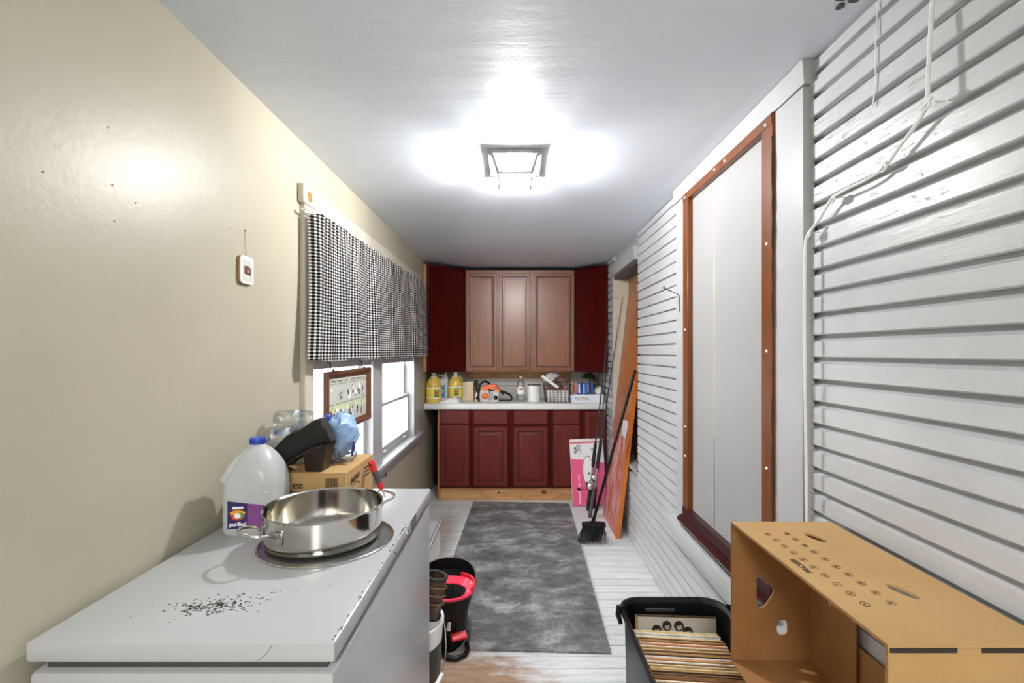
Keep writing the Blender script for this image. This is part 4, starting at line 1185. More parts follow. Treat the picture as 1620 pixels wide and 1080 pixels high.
part('trigger', MB().prism([(-.15, Z + .09), (-.12, Z + .085), (-.135, Z + .062), (-.142, Z + .062)], 4.845, 4.855), 'black_plastic', cs)
part('guide_bar', MB().prism([(-.42, Z + .03), (-.60, Z + .028), (-.635, Z + .038), (-.635, Z + .055), (-.60, Z + .066), (-.42, Z + .07)], 5.052, 5.058).xf(Matrix.Translation((0, 0, 0))), 'steel_brushed', cs)
part('bar_clutch_cover', MB().box(-.42, -.30, 4.92, 5.062, Z + .01, Z + .09, .006), 'saw_grey', cs)
# clear bottle
cl = thing('clear_bottle', 'clear plastic bottle with colourful label right of the chainsaw', 'bottle', (.052, 4.85, CT))
part('body', MB().lathe([(.034, 0), (.040, .004), (.041, .012), (.041, .170), (.037, .195), (.022, .218), (.0135, .228), (.013, .242)], (.052, 4.85, CT), 28), 'clear', cl)
part('cap', MB().lathe([(.0145, .238), (.0155, .240), (.0155, .254), (.013, .256)], (.052, 4.85, CT), 18), 'white_plastic', cl)
lbw = MB().lathe([(.0412, .075), (.0414, .077), (.0414, .148), (.0412, .150)], (.052, 4.85, CT), 28, cap=(False, False))
lw_ = part('label', lbw, 'white_ink', cl)
lp = MB()
for i, (a, z_, r, mi) in enumerate(((-.45, .128, .008, 0), (-.15, .126, .009, 1), (.15, .126, .009, 1), (.45, .128, .008, 0), (-.6, .134, .004, 2), (.6, .134, .004, 2))):
    lp.disc((.052 + .0418 * math.sin(a), 4.85 - .0418 * math.cos(a), CT + z_), r, 'y', 10, mi, t=.002)
part('label_print', lp, [simple('yellow_print', C(232, 206, 60), .5), simple('red_print', C(216, 60, 50), .5), simple('teal_print', C(40, 130, 110), .5)], lw_)
# white can
wc = thing('paint_can', 'plain white metal can with dark rim beside the wire basket', 'can', (.19, 4.84, CT))
part('body', MB().lathe([(.067, 0), (.069, .002), (.069, .166), (.067, .168)], (.19, 4.84, CT), 36), 'white_plastic', wc)
part('rim', MB().lathe([(.068, .166), (.0705, .168), (.0705, .174), (.066, .176), (.058, .172)], (.19, 4.84, CT), 36, cap=(True, False)), 'grey_dark', wc)
part('lid', MB().lathe([(.059, .1695), (.057, .173), (.002, .1735)], (.19, 4.84, CT), 32), 'steel_brushed', wc)
# wire basket with tubes, stirring stick and bags
KX0, KX1, KY0, KY1 = .287, .560, 4.70, 4.93
wk = thing('wire_basket', 'bronze wire basket full of white tubes on the counter', 'basket', ((KX0 + KX1) / 2, 4.81, CT))
M['bronze'] = simple('bronze_wire', C(92, 66, 46), .45, .5)
def kr(z_):
    e = .018 * (1 - z_ / .185)
    return KX0 + e, KX1 - e, KY0 + e, KY1 - e
rim = MB(); a, b, c, d = kr(.185); rim.tube([(a, c, Z + .185), (b, c, Z + .185), (b, d, Z + .185), (a, d, Z + .185)], .004, 6, closed=True)
part('rim', rim, 'bronze', wk)
gm = MB()
for i in range(8):
    z_ = .004 + .024 * i; a, b, c, d = kr(z_)
    gm.tube([(a, c, Z + z_), (b, c, Z + z_), (b, d, Z + z_), (a, d, Z + z_)], .0013, 4, closed=True)
for i in range(14):
    u = i / 13; a, b, c, d = kr(.004); a2, b2, c2, d2 = kr(.185)
    gm.tube([(a2 + (b2 - a2) * u, c2, Z + .185), (a + (b - a) * u, c, Z + .004), (a + (b - a) * u, d, Z + .004), (a2 + (b2 - a2) * u, d2, Z + .185)], .0013, 4)
for i in range(11):
    u = i / 10
    gm.tube([(a2, c2 + (d2 - c2) * u, Z + .185), (a, c + (d - c) * u, Z + .004), (b, c + (d - c) * u, Z + .004), (b2, c2 + (d2 - c2) * u, Z + .185)], .0013, 4)
part('wire_mesh', gm, 'bronze', wk)
tb = thing('caulk_tube', 'x', 'tube', (0, 0, 0), 0, 'white tubes in the wire basket')
part('barrel', MB().lathe([(.016, 0), (.0175, .002), (.0175, .118), (.014, .122)], n=16), 'white_plastic', tb, local=True)
part('nozzle', MB().lathe([(.011, .120), (.010, .128), (.004, .146)], n=12), 'red_plastic', tb, local=True)
names = ['leftmost', 'second', 'third', 'fourth', 'fifth', 'rightmost']
for i in range(6):
    o = tb if i == 0 else copy_tree(tb)
    xx = KX0 + .046 + i * .0378
    o.location = (xx, KY0 + .042 + (.004 if i % 2 else 0), Z + .007)
    o['label'] = ('%s white tube with red tip at the front of the wire basket' % names[i]) if i in (0, 5) else ('%s from left of the red tipped white tubes in the wire basket' % names[i])
st = MB().box(-.012, .012, -.0015, .0015, -.20, .13, .001)
st.xf(Matrix.Translation((KX0 + .085, KY0 + .016, Z + .165)) @ Matrix.Rotation(math.radians(-52), 4, 'Y'))
single('stir_stick', MB().box(-.014, .014, -.0015, .0015, -.10, .10, .001).xf(Matrix.Translation((KX0 + .055, KY0 - .006, Z + .213)) @ Matrix.Rotation(math.radians(-54), 4, 'Y')), 'white_paper', 'flat white stirring stick lying slanted across the wire basket rim', 'stick', (KX0 + .05, KY0, Z + .2))
M['brown_bag'] = simple('brown_plastic_film', C(104, 74, 70), .25, var=.2, vscale=14, bump=.4, bscale=40, bdist=.005)
M['grey_cloth'] = simple('white_crumpled_cloth', C(206, 206, 206), .8, var=.1, vscale=10, bump=.4, bscale=30, bdist=.006)
single('produce_bag', blob((.470, 4.772, Z + .214), .082, .050, .050, 9.2, .25, fz=Z + .1905), 'brown_bag', 'shiny brown plastic bag bulging out of the wire basket', 'bag', (.45, 4.84, Z + .15))
single('crumpled_cloth', blob((.385, 4.895, Z + .232), .085, .042, .052, 2.4, .3, fz=Z + .1905), 'grey_cloth', 'crumpled white cloth on top of the wire basket', 'cloth', (.38, 4.88, Z + .21))
# white box with the word on it, cans, cup
fb = thing('festival_carton', 'flat white carton lettered FESTIVAL at the right end of counter', 'box', (.73, 4.79, CT))
part('body', MB().box(.572, .892, 4.685, 4.88, Z, Z + .084, .002), simple('white_card', C(226, 228, 236), .6, var=.03), fb)
part('side_flap', MB().prism([(.557, Z + .002), (.572, Z + .004), (.572, Z + .080), (.545, Z + .072)], 4.69, 4.70), simple('pale_blue_card', C(196, 206, 234), .6), fb)
part('lettering', text_mb('FESTIVAL', .042, 1.0, bold=.0003).xf(frame_mat((.665, 4.6845, Z + .042), (1, 0, 0), (0, 0, 1)) @ Matrix.Diagonal((.86, 1, 1, 1))), 'ink_soft', fb)
def can(x, y, cols, lab, rz=0):
    t = thing('soda_can', lab, 'can', (x, y, Z + .0842), rz, 'soda cans on the white carton')
    part('body', MB().lathe([(.024, 0), (.0315, .008), (.0325, .012), (.0325, .102), (.028, .112), (.027, .115)], n=24), cols[0], t, local=True)
    part('top', MB().lathe([(.0265, .1135), (.028, .115), (.0285, .118), (.026, .119), (.025, .116), (.002, .1155)], n=24), 'steel_brushed', t, local=True)
    for k, cname in enumerate(cols[1:]):
        a0 = -1.1 + k * .75; r = .0327
        sm = MB().loft([[(r * math.sin(a0 + q * .1 + .05 * math.sin(z_ * 60)), -r * math.cos(a0 + q * .1 + .05 * math.sin(z_ * 60)), z_) for z_ in [.014 + .0087 * j for j in range(11)]] for q in range(5)], 0, (False, False), closed=False)
        part('stripe', sm, cname, t, local=True)
    return t
cB, cW, cO, cD, cR = simple('can_blue', C(48, 100, 186), .25), simple('can_white', C(226, 230, 238), .25), simple('can_orange', C(226, 128, 44), .25), simple('can_navy', C(48, 78, 120), .25), simple('can_red', C(190, 48, 56), .25)
can(.618, 4.80, [cO, cR, cO, cB], 'orange soda can, leftmost and rearmost on the white carton')
can(.642, 4.722, [cB, cO, cW, cD], 'soda can with orange and white on blue, front left on the carton')
can(.709, 4.724, [cB, cW, cB, cW], 'bright blue soda can with white stripes, middle of the carton')
can(.776, 4.76, [cD, cR, cB, cD], 'dark blue soda can, rightmost, next to the lying white cup')
cup = MB().lathe([(.002, .058), (.024, .060), (.025, .058), (.0395, -.001), (.0405, -.001), (.0405, .001), (.0258, .0625), (.002, .064)], n=28)
cup.xf(Matrix.Translation((.832, 4.705, Z + .0842 + .0410)) @ Matrix.Rotation(-PI / 2 + .12, 4, 'X'))
single('white_cup', cup, 'white_plastic', 'small white cup lying on its side on the white carton', 'cup', (.832, 4.72, Z + .085))
dp = thing('dried_plant', 'dark brown dried plant bunch behind the white cup', 'plant', (.855, 4.98, CT))
part('stem', MB().tube([(.86, 4.98, Z + .001), (.86, 4.98, Z + .10), (.85, 4.98, Z + .2)], .012, 8), 'heel', dp)
rd = random.Random(11); lm_ = MB()
for i in range(70):
    c = Vector((.835 + rd.gauss(0, .034), 4.95 + rd.gauss(0, .02), Z + .16 + rd.gauss(0, .040)))
    c.x = min(c.x, .87); c.z = max(c.z, Z + .055)
    d = Vector((rd.uniform(-1, 1), rd.uniform(-1, .3), rd.uniform(-.6, 1))).normalized(); s_ = d.cross(Vector((rd.uniform(-1, 1), 1, .2))).normalized()
    L = rd.uniform(.015, .026)
    lm_.add([c - d * L, c + s_ * L * .35, c + d * L, c - s_ * L * .35], [(0, 1, 2, 3)], rd.choice((0, 0, 0, 1)))
o = part('dry_leaves', lm_, [simple('dry_leaf', C(72, 52, 36), .7, var=.3), simple('straw_leaf', C(150, 124, 78), .7)], dp); o['kind'] = 'stuff'
single('green_cap', MB().lathe([(.004, .062), (.03, .058), (.058, .040), (.074, .012), (.078, 0), (.075, -.002), (.070, .010), (.054, .036), (.004, .056)], n=22, sx=.95, sy=.8, mat=Matrix.Translation((.79, 5.08, Z + .225)) @ Matrix.Rotation(.18, 4, 'Y')), simple('dark_green_cloth', C(44, 84, 46), .7, var=.2), 'dark green rounded cap hanging under the right corner cabinet', 'cap', (.79, 5.08, Z + .22))
part('peg', MB().cyl((.79, 5.08, Z + .282), (.79, 5.08, 1.2815), .006, 8), 'dirt', bpy.data.objects['green_cap'])

# ------------------------------------------------------------------ right corner: pink carton, rods, broom, leaning door
pk = thing('pink_carton', 'pink and white printed carton leaning on the base cabinets', 'box', (.715, 4.55, 0))
tilt = math.radians(7.0)
mk = Matrix.Translation((.715, 4.505, .001)) @ Matrix.Rotation(math.radians(-2.2), 4, 'Y') @ Matrix.Rotation(-tilt, 4, 'X')
def pkp(nm, mb, mats, par=None, **k):
    mb.xf(mk); return part(nm, mb, mats, par or pk, **k)
PW, PT, PH2 = .162, .055, .638
pink = simple('pink_print', C(232, 92, 138), .45, var=.05)
body = pkp('body', MB().box(-PW, PW, 0, PT, .007, PH2, .002), simple('white_card_print', C(232, 230, 230), .5, var=.03))
pkp('pink_field', MB().prism([(-PW, .008), (PW, .008), (PW, .405), (-.02, .435), (-PW, .455)], -.0012, .0005), pink, body)
pkp('top_stripe', MB().prism([(-PW, .598), (PW, .598), (PW, .612), (-PW, .612)], -.0012, .0005), simple('red_pink_print', C(214, 66, 96), .45), body)
sq = MB()
for i, (a, b) in enumerate(((-.125, .50), (-.10, .52), (-.125, .535), (-.10, .555))):
    sq.prism([(a, b), (a + .022, b + .006), (a + .022, b + .032), (a, b + .026)], -.0014, .0004, mi=i % 2)
pkp('logo', sq, [simple('grey_square', C(108, 106, 108), .5), simple('lilac_square', C(176, 134, 182), .5)], body)
lg = MB()
for i in range(7): lg.box(-.068, -.058, -.0014, .0004, .500 + i * .012, .508 + i * .012)
pkp('small_print', lg, 'ink_soft', body)
lft = text_mb('E', .05, 1, bold=.0002).xf(frame_mat((.058, -.001, .535), (0, 0, 1), (-1, 0, 0))); pkp('lettering', lft, simple('violet_ink', C(120, 90, 130), .5), body)
lft = text_mb('trusted. true. you.', .036, 1.05, bold=.0004).xf(frame_mat((-.095, -.0018, .165), (0, 0, 1), (-1, 0, 0))); pkp('lettering', lft, 'white_ink', body)
pkp('oval_picture', MB().prism(oval(-.0, .335, .052, .145, 32), -.0018, .0004), 'white_plastic', body)
pkp('oval_rim', MB().loft([[(0 + r * .052 / .052 * math.cos(2 * PI * i / 32) * 1.0, -.002, .335 + r * 2.79 * math.sin(2 * PI * i / 32)) for i in range(32)] for r in (.052, .0485)], 0, (False, False)), 'ink_soft', body)
pkp('oval_spot', MB().prism(oval(.008, .31, .007, .012, 12), -.0026, .0004), 'ink', body)

def rod(nm, lab, a, b, r0, reel=None, seed=0):
    A, B = Vector(a), Vector(b); t = thing(nm, lab, 'fishing rod', a, 0, 'fishing rods in the far right corner')
    d = B - A
    part('butt_grip', MB().tube([A, A + d * .02, A + d * .10, A + d * .13], [.014, .018, .017, .012], 10), 'grey_dark' if seed else 'black_matte', t)
    part('reel_seat', MB().tube([A + d * .13, A + d * .15, A + d * .22], [.010, .011, .009], 10), 'pewter', t)
    part('fore_grip', MB().tube([A + d * .22, A + d * .24, A + d * .33, A + d * .35], [.013, .017, .015, .009], 10), 'black_matte', t)
    part('blank', MB().tube([A + d * .34, A + d * .6, A + d * 1.0], [.008, .006, .0028], 8), 'rod_blank', t)
    n = Vector((-.3, -1, 0)).normalized(); n -= d.normalized() * n.dot(d.normalized()); n.normalize()
    for u in (.42, .52, .64, .76, .88, .99):
        c = A + d * u + n * (.012 * (1.35 - u) + .003); rr = .010 * (1.3 - u)+.002
        s_ = d.normalized().cross(n)
        part('line_guide', MB().tube([c + n * rr * math.cos(2 * PI * i / 10) + s_ * rr * math.sin(2 * PI * i / 10) for i in range(10)], .0011, 5, closed=True), 'steel_brushed', t)
    return t, A, d, n
M['rod_blank'] = simple('dark_rod_blank', C(52, 50, 50), .3)
t, A, d, n = rod('fishing_rod', 'fishing rod with white spinning reel, foremost and leaning farthest right', (.662, 4.19, .004), (.972, 4.262, 1.985), .006, seed=1)
rc_ = A + d * .155 + Vector((-.045, -.03, -.01))
rl = part('reel', MB().lathe([(.004, -.036), (.022, -.034), (.026, -.026), (.026, .006), (.022, .012), (.024, .03), (.02, .036), (.004, .038)], n=20, mat=Matrix.Translation(rc_) @ Matrix.Rotation(.3, 4, 'Y')), simple('silver_reel', C(200, 200, 200), .25, .6), t)
part('reel_foot', MB().cyl(A + d * .17, rc_, .006, 8), 'black_plastic', rl)
part('reel_rotor', MB().tube([rc_ + Vector((-.03, 0, -.03)), rc_ + Vector((-.036, 0, .0)), rc_ + Vector((-.028, -.01, .03))], .006, 8), simple('plum_metal', C(96, 40, 70), .3, .5), rl)
part('crank', MB().tube([rc_ + Vector((0, 0, -.03)), rc_ + Vector((-.05, -.01, -.04)), rc_ + Vector((-.10, -.02, -.032))], .004, 8), simple('plum_crank', C(150, 50, 110), .3, .5), rl)
part('crank_knob', MB().cyl(rc_ + Vector((-.115, -.025, -.024)), rc_ + Vector((-.092, -.015, -.04)), .010, 10), 'black_plastic', rl)
t, A, d, n = rod('fishing_rod', 'black fishing rod with closed silver reel, behind the white reel rod', (.672, 4.37, .004), (.884, 4.37, 1.84), .006)
rc2 = A + d * .17 + Vector((.012, -.04, 0))
rl = part('reel', MB().lathe([(.003, -.03), (.018, -.028), (.021, -.01), (.019, .02), (.010, .034), (.002, .036)], n=18, mat=Matrix.Translation(rc2) @ Matrix.Rotation(.1, 4, 'Y')), 'steel_brushed', t)
part('reel_foot', MB().cyl(A + d * .19, rc2, .006, 8), 'black_plastic', rl)
t, A, d, n = rod('fishing_rod', 'slim black fishing rod without reel, shortest, nearest the cabinets', (.735, 4.43, .004), (.886, 4.42, 1.60), .006)

# broom
bA, bB = Vector((.600, 3.635, .165)), Vector((.886, 3.465, 1.352))
br = thing('broom', 'black angled broom standing in front of the leaning door', 'broom', (.605, 3.63, 0))
part('handle', MB().tube([bA, bA.lerp(bB, .5), bB], .0115, 12), 'black_plastic', br)
part('ferrule', MB().tube([bA - (bB - bA) * .03, bA + (bB - bA) * .03], [.018, .014], 12), 'black_plastic', br)
hz = MB().loft([[(x, 3.63 + yy * (1 if k else 1), z0 + zz) for yy, zz in ((-.024, -.018), (.024, -.018), (.02, .012), (-.02, .012))] for k, (x, z0) in enumerate(((.515, .148), (.52, .150), (.60, .157), (.69, .150), (.695, .147)))])
part('head', hz, 'black_plastic', br)
rb_ = random.Random(4); bm_ = MB()
for i in range(420):
    u = rb_.random(); x = .522 + .166 * u; yy = 3.63 + rb_.uniform(-.018, .018)
    ex_ = x - .02 - .022 * (1 - u) + rb_.gauss(0, .009); ey = yy + rb_.gauss(-.006, .014); ez = max(.0025, .004 + .012 * u + rb_.uniform(0, .014))
    if u > .93 and rb_.random() < .5: ex_ += .03
    bm_.tube([(x, yy, .14), ((x + ex_) / 2 + rb_.gauss(0, .003), (yy + ey) / 2, .075), (ex_, ey, ez)], [.0017, .0015, .0008], 3, cap=False)
o = part('bristles', bm_, 'black_matte', br); o['kind'] = 'stuff'
lm2 = MB()
for i in range(34):
    x = rb_.uniform(.50, .72); yy = 3.595 + rb_.gauss(0, .012); z_ = rb_.uniform(.006, .09)
    lm2.tube([(x + rb_.gauss(0, .02), yy + rb_.gauss(0, .006), max(.002, z_ + rb_.gauss(0, .02))) for _ in range(5)], .0006, 3, cap=False)
o = part('caught_lint', lm2, 'ink_soft', br); o['kind'] = 'stuff'

# old door slab leaning into the former window
ds = thing('door_slab', 'old orange wooden door slab leaning into the open window recess', 'door', (.80, 4.0, 0))
La = math.atan(.117)
md = Matrix.Translation((.794, 3.722, .0)) @ Matrix.Rotation(La, 4, 'Y')
DL, DW, DT = 2.03, .555, .035
part('slab', MB().box(0, DT, .001, DW, .004, DL, .001).xf(md), 'slab', ds)
part('edge_strip', MB().box(-.0004, DT + .0004, -.006, .0012, .004, DL, .0008).xf(md), 'slab_edge', ds)
wear = MB()
wear.prism([(.05, .79), (.20, .80), (.215, .92), (.06, .935), (.03, .88)], -.0006, .0006, 'x').xf(md)
part('pale_patch', wear, simple('lilac_white_residue', C(204, 196, 206), .6, var=.1), ds, label='pale lilac patch where a label was scraped off')
part('lock_bore', MB().disc((-.0008, .058, 1.075), .011, 'x', 16, t=.002).xf(md), 'steel_brushed', ds)

# ------------------------------------------------------------------ left of the walkway beyond the freezer
wcb = thing('white_chest', 'low white painted chest on the floor beyond the freezer', 'chest', (-.72, 3.1, 0))
part('body', MB().box(-.895, -.562, 2.72, 3.482, .001, .205, .003), 'white_plastic', wcb)
part('top', MB().box(-.90, -.552, 2.71, 3.49, .205, .226, .003), 'freezer', wcb)
part('edge_strip', MB().box(-.575, -.566, 2.72, 3.48, .226, .229, .0008), 'ink_soft', wcb)

# pail with a bail handle, boots in it
pl_ = thing('white_pail', 'white pail with wire bail and white grip beside the freezer', 'pail', (-.455, 1.985, 0))
px_, py_ = -.455, 1.985
part('shell', MB().lathe([(.002, .001), (.122, .001), (.126, .004), (.144, .335), (.149, .338), (.149, .352), (.145, .356), (.141, .352), (.122, .012), (.002, .011)], (px_, py_, 0), 40), 'white_plastic', pl_)
part('wrap_label', MB().lathe([(.1285, .03), (.1295, .032), (.1405, .27), (.1402, .272)], (px_, py_, 0), 40, cap=(False, False)), simple('dark_green_label', C(44, 60, 50), .35, var=.4, vscale=12), pl_)
bail = [(px_ + .148 * math.cos(a), py_ + .148 * math.sin(a) * .98, .338 - .0) for a in (-1.55,)]
bp = []
for i in range(13):
    u = i / 12; a = -2.1 + 2.6 * u
    bp.append((px_ + (.152 + .012 * math.sin(PI * u)) * math.cos(a), py_ + (.152 + .012 * math.sin(PI * u)) * math.sin(a), .335 - .20 * math.sin(PI * u)))
bh = part('bail', MB().tube(bp, .0022, 6), 'steel_brushed', pl_)
part('grip', MB().tube(bp[5:9], .009, 10), 'white_plastic', bh)
M['boot_brown'] = simple('worn_brown_leather', C(84, 60, 40), .45, var=.4, vscale=30, bump=.2, bscale=60)
M['boot_strap'] = simple('tan_leather_strap', C(122, 92, 62), .5, var=.4, vscale=40, bump=.2)
M['boot_dark'] = simple('dark_boot_lining', C(36, 32, 30), .7)
def boot(x, y, z, rz, rx, lab):
    t = thing('work_boot', lab, 'boot', (x, y, z), rz)
    mt = Matrix.Rotation(rx, 4, 'X')
    def ring_(cx, cy, cz, a, b, n=18): return [(cx + a * math.cos(2 * PI * i / n), cy + b * math.sin(2 * PI * i / n), cz) for i in range(n)]
    segs_ = []
    for (z0_, z1_, gx) in ((.030, .075, 0), (.078, .118, .001), (.121, .158, .003), (.161, .198, .005)):
        segs_ += [ring_(0, .003, z0_, .037 + gx, .046 + gx), ring_(0, .003, z0_ + .006, .043 + gx, .052 + gx), ring_(0, .003, z1_ - .006, .044 + gx, .053 + gx), ring_(0, .003, z1_, .038 + gx, .047 + gx)]
    segs_ += [ring_(0, .004, .206, .044, .051), ring_(0, .004, .16, .036, .043)]
    part('shaft', MB().loft(segs_, cap=(True, True)).xf(mt), 'boot_brown', t, local=True)
    part('collar', MB().tube([(.045 * math.cos(2 * PI * i / 18), .006 + .052 * math.sin(2 * PI * i / 18), .208) for i in range(18)], .009, 8, closed=True).xf(mt), 'boot_dark', t, local=True)
    vamp = []
    for (yy, hw, h) in ((.05, .042, .085), (.0, .043, .10), (-.05, .044, .098), (-.09, .048, .078), (-.13, .048, .064), (-.165, .038, .052), (-.182, .018, .036)):
        vamp.append([(hw * math.cos(a), yy, .012 + max(0, h - .012) * math.sin(a)) for a in [PI * i / 10 for i in range(11)]])
    part('vamp', MB().loft(vamp).xf(mt), 'boot_brown', t, local=True)
    part('sole', MB().prism([(a_, b_) for a_, b_ in oval(0, -.065, .050, .125, 22, 0, 2.6)], 0, .014, 'z').xf(mt), 'black_matte', t, local=True)
    for k in range(3):
        part('strap', MB().tube([(.052 * math.cos(2 * PI * i / 20), .003 + .061 * math.sin(2 * PI * i / 20), .078 + .041 * k + .012 * math.cos(2 * PI * i / 20)) for i in range(20)], .006, 6, closed=True).xf(mt), 'boot_strap', t, local=True)
    part('tongue', MB().box(-.02, .02, -.058, -.048, .10, .225, .006).xf(mt), 'boot_dark', t, local=True)
    t.scale = (.84, .84, .84)
    return t
boot(px_ + .088, py_ - .015, .372, math.radians(-96), -.16, 'worn brown leather boot standing in the pail, nearest the walkway')

# mop bucket
mb_ = thing('mop_bucket', 'black spin mop bucket with red wringer and foot pedal', 'bucket', (-.365, 2.43, 0))
bx, by = -.362, 2.435
def ov(rx, ry, z_, n=40, cx=bx, cy=by, tilt=0):
    return [(cx + x, cy + y, z_ + tilt * y) for x, y in oval(0, 0, rx, ry, n, 0, 2.3)]
rim_h = lambda y: .285
part('tub', MB().loft([ov(.095, .125, .03), ov(.100, .130, .032), ov(.118, .150, .17), ov(.140, .172, .23), ov(.147, .178, .268), ov(.150, .181, .270), ov(.150, .181, .276), ov(.142, .173, .274), ov(.112, .142, .17), ov(.094, .122, .045)]), 'black_plastic', mb_)
bk = []
for i in range(25):
    a = math.radians(-6 + 192 * i / 24)
    h = .06 * math.sin(PI * i / 24) ** .6
    ca_, sa_ = math.cos(a), math.sin(a)
    ox, oy = .150 * math.copysign(abs(ca_) ** .87, ca_), .181 * math.copysign(abs(sa_) ** .87, sa_)
    bk.append([(bx + ox * .965, by + oy * .965, .272), (bx + ox, by + oy, .272), (bx + ox * 1.02, by + oy * 1.02, .274 + h), (bx + ox * .985, by + oy * .985, .275 + h)])
part('splash_guard', MB().loft(bk), 'black_plastic', mb_)
gr_ = MB().tube([Vector(r[2]) for r in bk], .004, 6)
part('guard_rim', gr_, 'grey_dark', mb_)
# wringer: red dish with an off-centre basket
wx, wy = bx + .02, by - .055
def blend(r0, z0, z1):
    return None
ro = ov(.1515, .126, .279, 40, bx, by - .060); ro1 = ov(.1535, .129, .290, 40, bx, by - .060); ro2 = ov(.146, .121, .293, 40, bx, by - .060)
ri = ov(.088, .078, .270, 40, wx, wy); ri2 = ov(.086, .076, .255, 40, wx, wy)
part('wringer_dish', MB().loft([ro, ro1, ro2, ri, ri2], cap=(False, False)), simple('magenta_red_plastic', C(226, 52, 84), .22, var=.05), mb_)
part('wringer_basket', MB().loft([ov(.0855, .0755, .266, 40, wx, wy), ov(.075, .066, .19, 40, wx, wy), ov(.02, .02, .185, 40, wx, wy)], cap=(False, True)), 'black_matte', mb_)
rb2 = MB()
for i in range(40):
    a = 2 * PI * i / 40
    rb2.tube([(wx + .084 * math.cos(a), wy + .074 * math.sin(a), .262), (wx + .075 * math.cos(a), wy + .066 * math.sin(a), .20)], .0018, 4)
part('basket_ribs', rb2, 'grey_dark', mb_)
part('raised_rim', MB().loft([[(bx + r * math.copysign(abs(math.cos(a)) ** .87, math.cos(a)), by - .06 + r * .84 * math.copysign(abs(math.sin(a)) ** .87, math.sin(a)), z_) for r, z_ in ((.146, .288), (.156, .288), (.155, .312), (.147, .310))] for a in [math.radians(-20 + 85 * i / 12) for i in range(13)]]), 'red_plastic', mb_)
part('foot_base', MB().loft([ov(.10, .13, .0), ov(.104, .134, .006), ov(.100, .13, .032)]), 'black_plastic', mb_)
fp_ = [(bx + .01, by - .12, .016), (bx + .012, by - .155, .014), (bx + .03, by - .185, .013), (bx + .075, by - .19, .013), (bx + .115, by - .165, .014), (bx + .125, by - .125, .015), (bx + .115, by - .08, .018)]
part('foot_loop', MB().tube(fp_, .0125, 10), 'black_plastic', mb_)
pd = MB().box(-.040, .040, -.020, .020, -.008, .008, .005)
pd.xf(Matrix.Translation((bx + .085, by - .152, .098)) @ Matrix.Rotation(.45, 4, 'Z') @ Matrix.Rotation(.5, 4, 'X'))
pdl = part('pedal', pd, 'red_plastic', mb_)
part('pedal_link', MB().tube([(bx + .085, by - .145, .095), (bx + .07, by - .11, .085), (bx + .05, by - .08, .08)], .010, 8), 'red_plastic', pdl)
part('pedal_post', MB().box(bx + .03, bx + .06, by - .14, by - .085, .028, .15, .004), 'black_plastic', mb_)
part('drain_plug', MB().tube([(bx + .035, by - .165, .135), (bx + .037, by - .165, .155), (bx + .040, by - .16, .170)], [.010, .009, .008], 8), 'saw_grey', mb_)

# ------------------------------------------------------------------ black tote with records
tt = thing('storage_tote', 'black plastic storage tote full of records on the floor', 'tote', (.632, 1.66, 0))
tx_, ty_ = .630, 1.655
def rr3(w_, h_, r, z_): return [(x, y, z_) for x, y in rrect(tx_, ty_, w_, h_, r, 6)]
TH = .47
part('tub', MB().loft([rr3(.366, .50, .05, .001), rr3(.374, .508, .055, .006), rr3(.395, .535, .075, TH - .05), rr3(.40, .54, .075, TH - .02), rr3(.388, .528, .07, TH - .018), rr3(.376, .516, .065, TH - .06), rr3(.366, .500, .04, .10), rr3(.362, .494, .04, .086)]), 'black_plastic', tt)
part('rim', MB().loft([rr3(.40, .54, .075, TH - .024), rr3(.425, .565, .085, TH - .024), rr3(.432, .572, .088, TH - .012), rr3(.428, .568, .086, TH), rr3(.412, .552, .08, TH + .001), rr3(.390, .530, .07, TH - .012), rr3(.388, .528, .07, TH - .022)], cap=(False, False)), 'black_plastic', tt)
part('label_slot', MB().box(tx_ - .10, tx_ + .02, ty_ + .258, ty_ + .2615, TH - .047, TH - .034, .002), 'grey_dark', tt)
for sx in (-1, 1):
    part('latch', MB().tube([(tx_ + sx * .205, ty_ + .20, TH + .006), (tx_ + sx * .221, ty_ + .20, TH + .004), (tx_ + sx * .226, ty_ + .19, TH - .02), (tx_ + sx * .219, ty_ + .175, TH - .05)], [.009, .011, .011, .008], 8), 'black_plastic', tt)
cols = {'cream': C(226, 206, 160), 'tan': C(190, 150, 92), 'brown': C(128, 88, 46), 'white': C(232, 228, 218), 'pink': C(226, 182, 164), 'red': C(184, 112, 88), 'slate': C(120, 114, 112), 'dark brown': C(80, 56, 34)}
def mk_sleeve(name, col):
    t = NT('sleeve_' + name.replace(' ', '_'))
    n = t.noise(t.coord('Object', (6, 90, 3)), 3, 6, .8)
    d = tuple(c * .45 for c in col[:3]) + (1,)
    c = t.ramp(n, [(.36, d), (.5, col), (.75, tuple(min(1, c * 1.12) for c in col[:3]) + (1,))])
    return t.done(t.bsdf(c, .65))
cm_ = {k: mk_sleeve(k, v) for k, v in cols.items()}
smesh = {}
for k in cols:
    smesh[k] = mesh_of('record_sleeve', MB().box(-.1575, .1575, -.0019, .0019, 0, .315, .0008), cm_[k])
def ordinal(n):
    ones = ['', 'first', 'second', 'third', 'fourth', 'fifth', 'sixth', 'seventh', 'eighth', 'ninth', 'tenth', 'eleventh', 'twelfth', 'thirteenth', 'fourteenth', 'fifteenth', 'sixteenth', 'seventeenth', 'eighteenth', 'nineteenth']
    if n < 20: return ones[n]
    tens = {2: ('twenty', 'twentieth'), 3: ('thirty', 'thirtieth'), 4: ('forty', 'fortieth'), 5: ('fifty', 'fiftieth'), 6: ('sixty', 'sixtieth')}[n // 10]
    return tens[1] if n % 10 == 0 else tens[0] + ' ' + ones[n % 10]
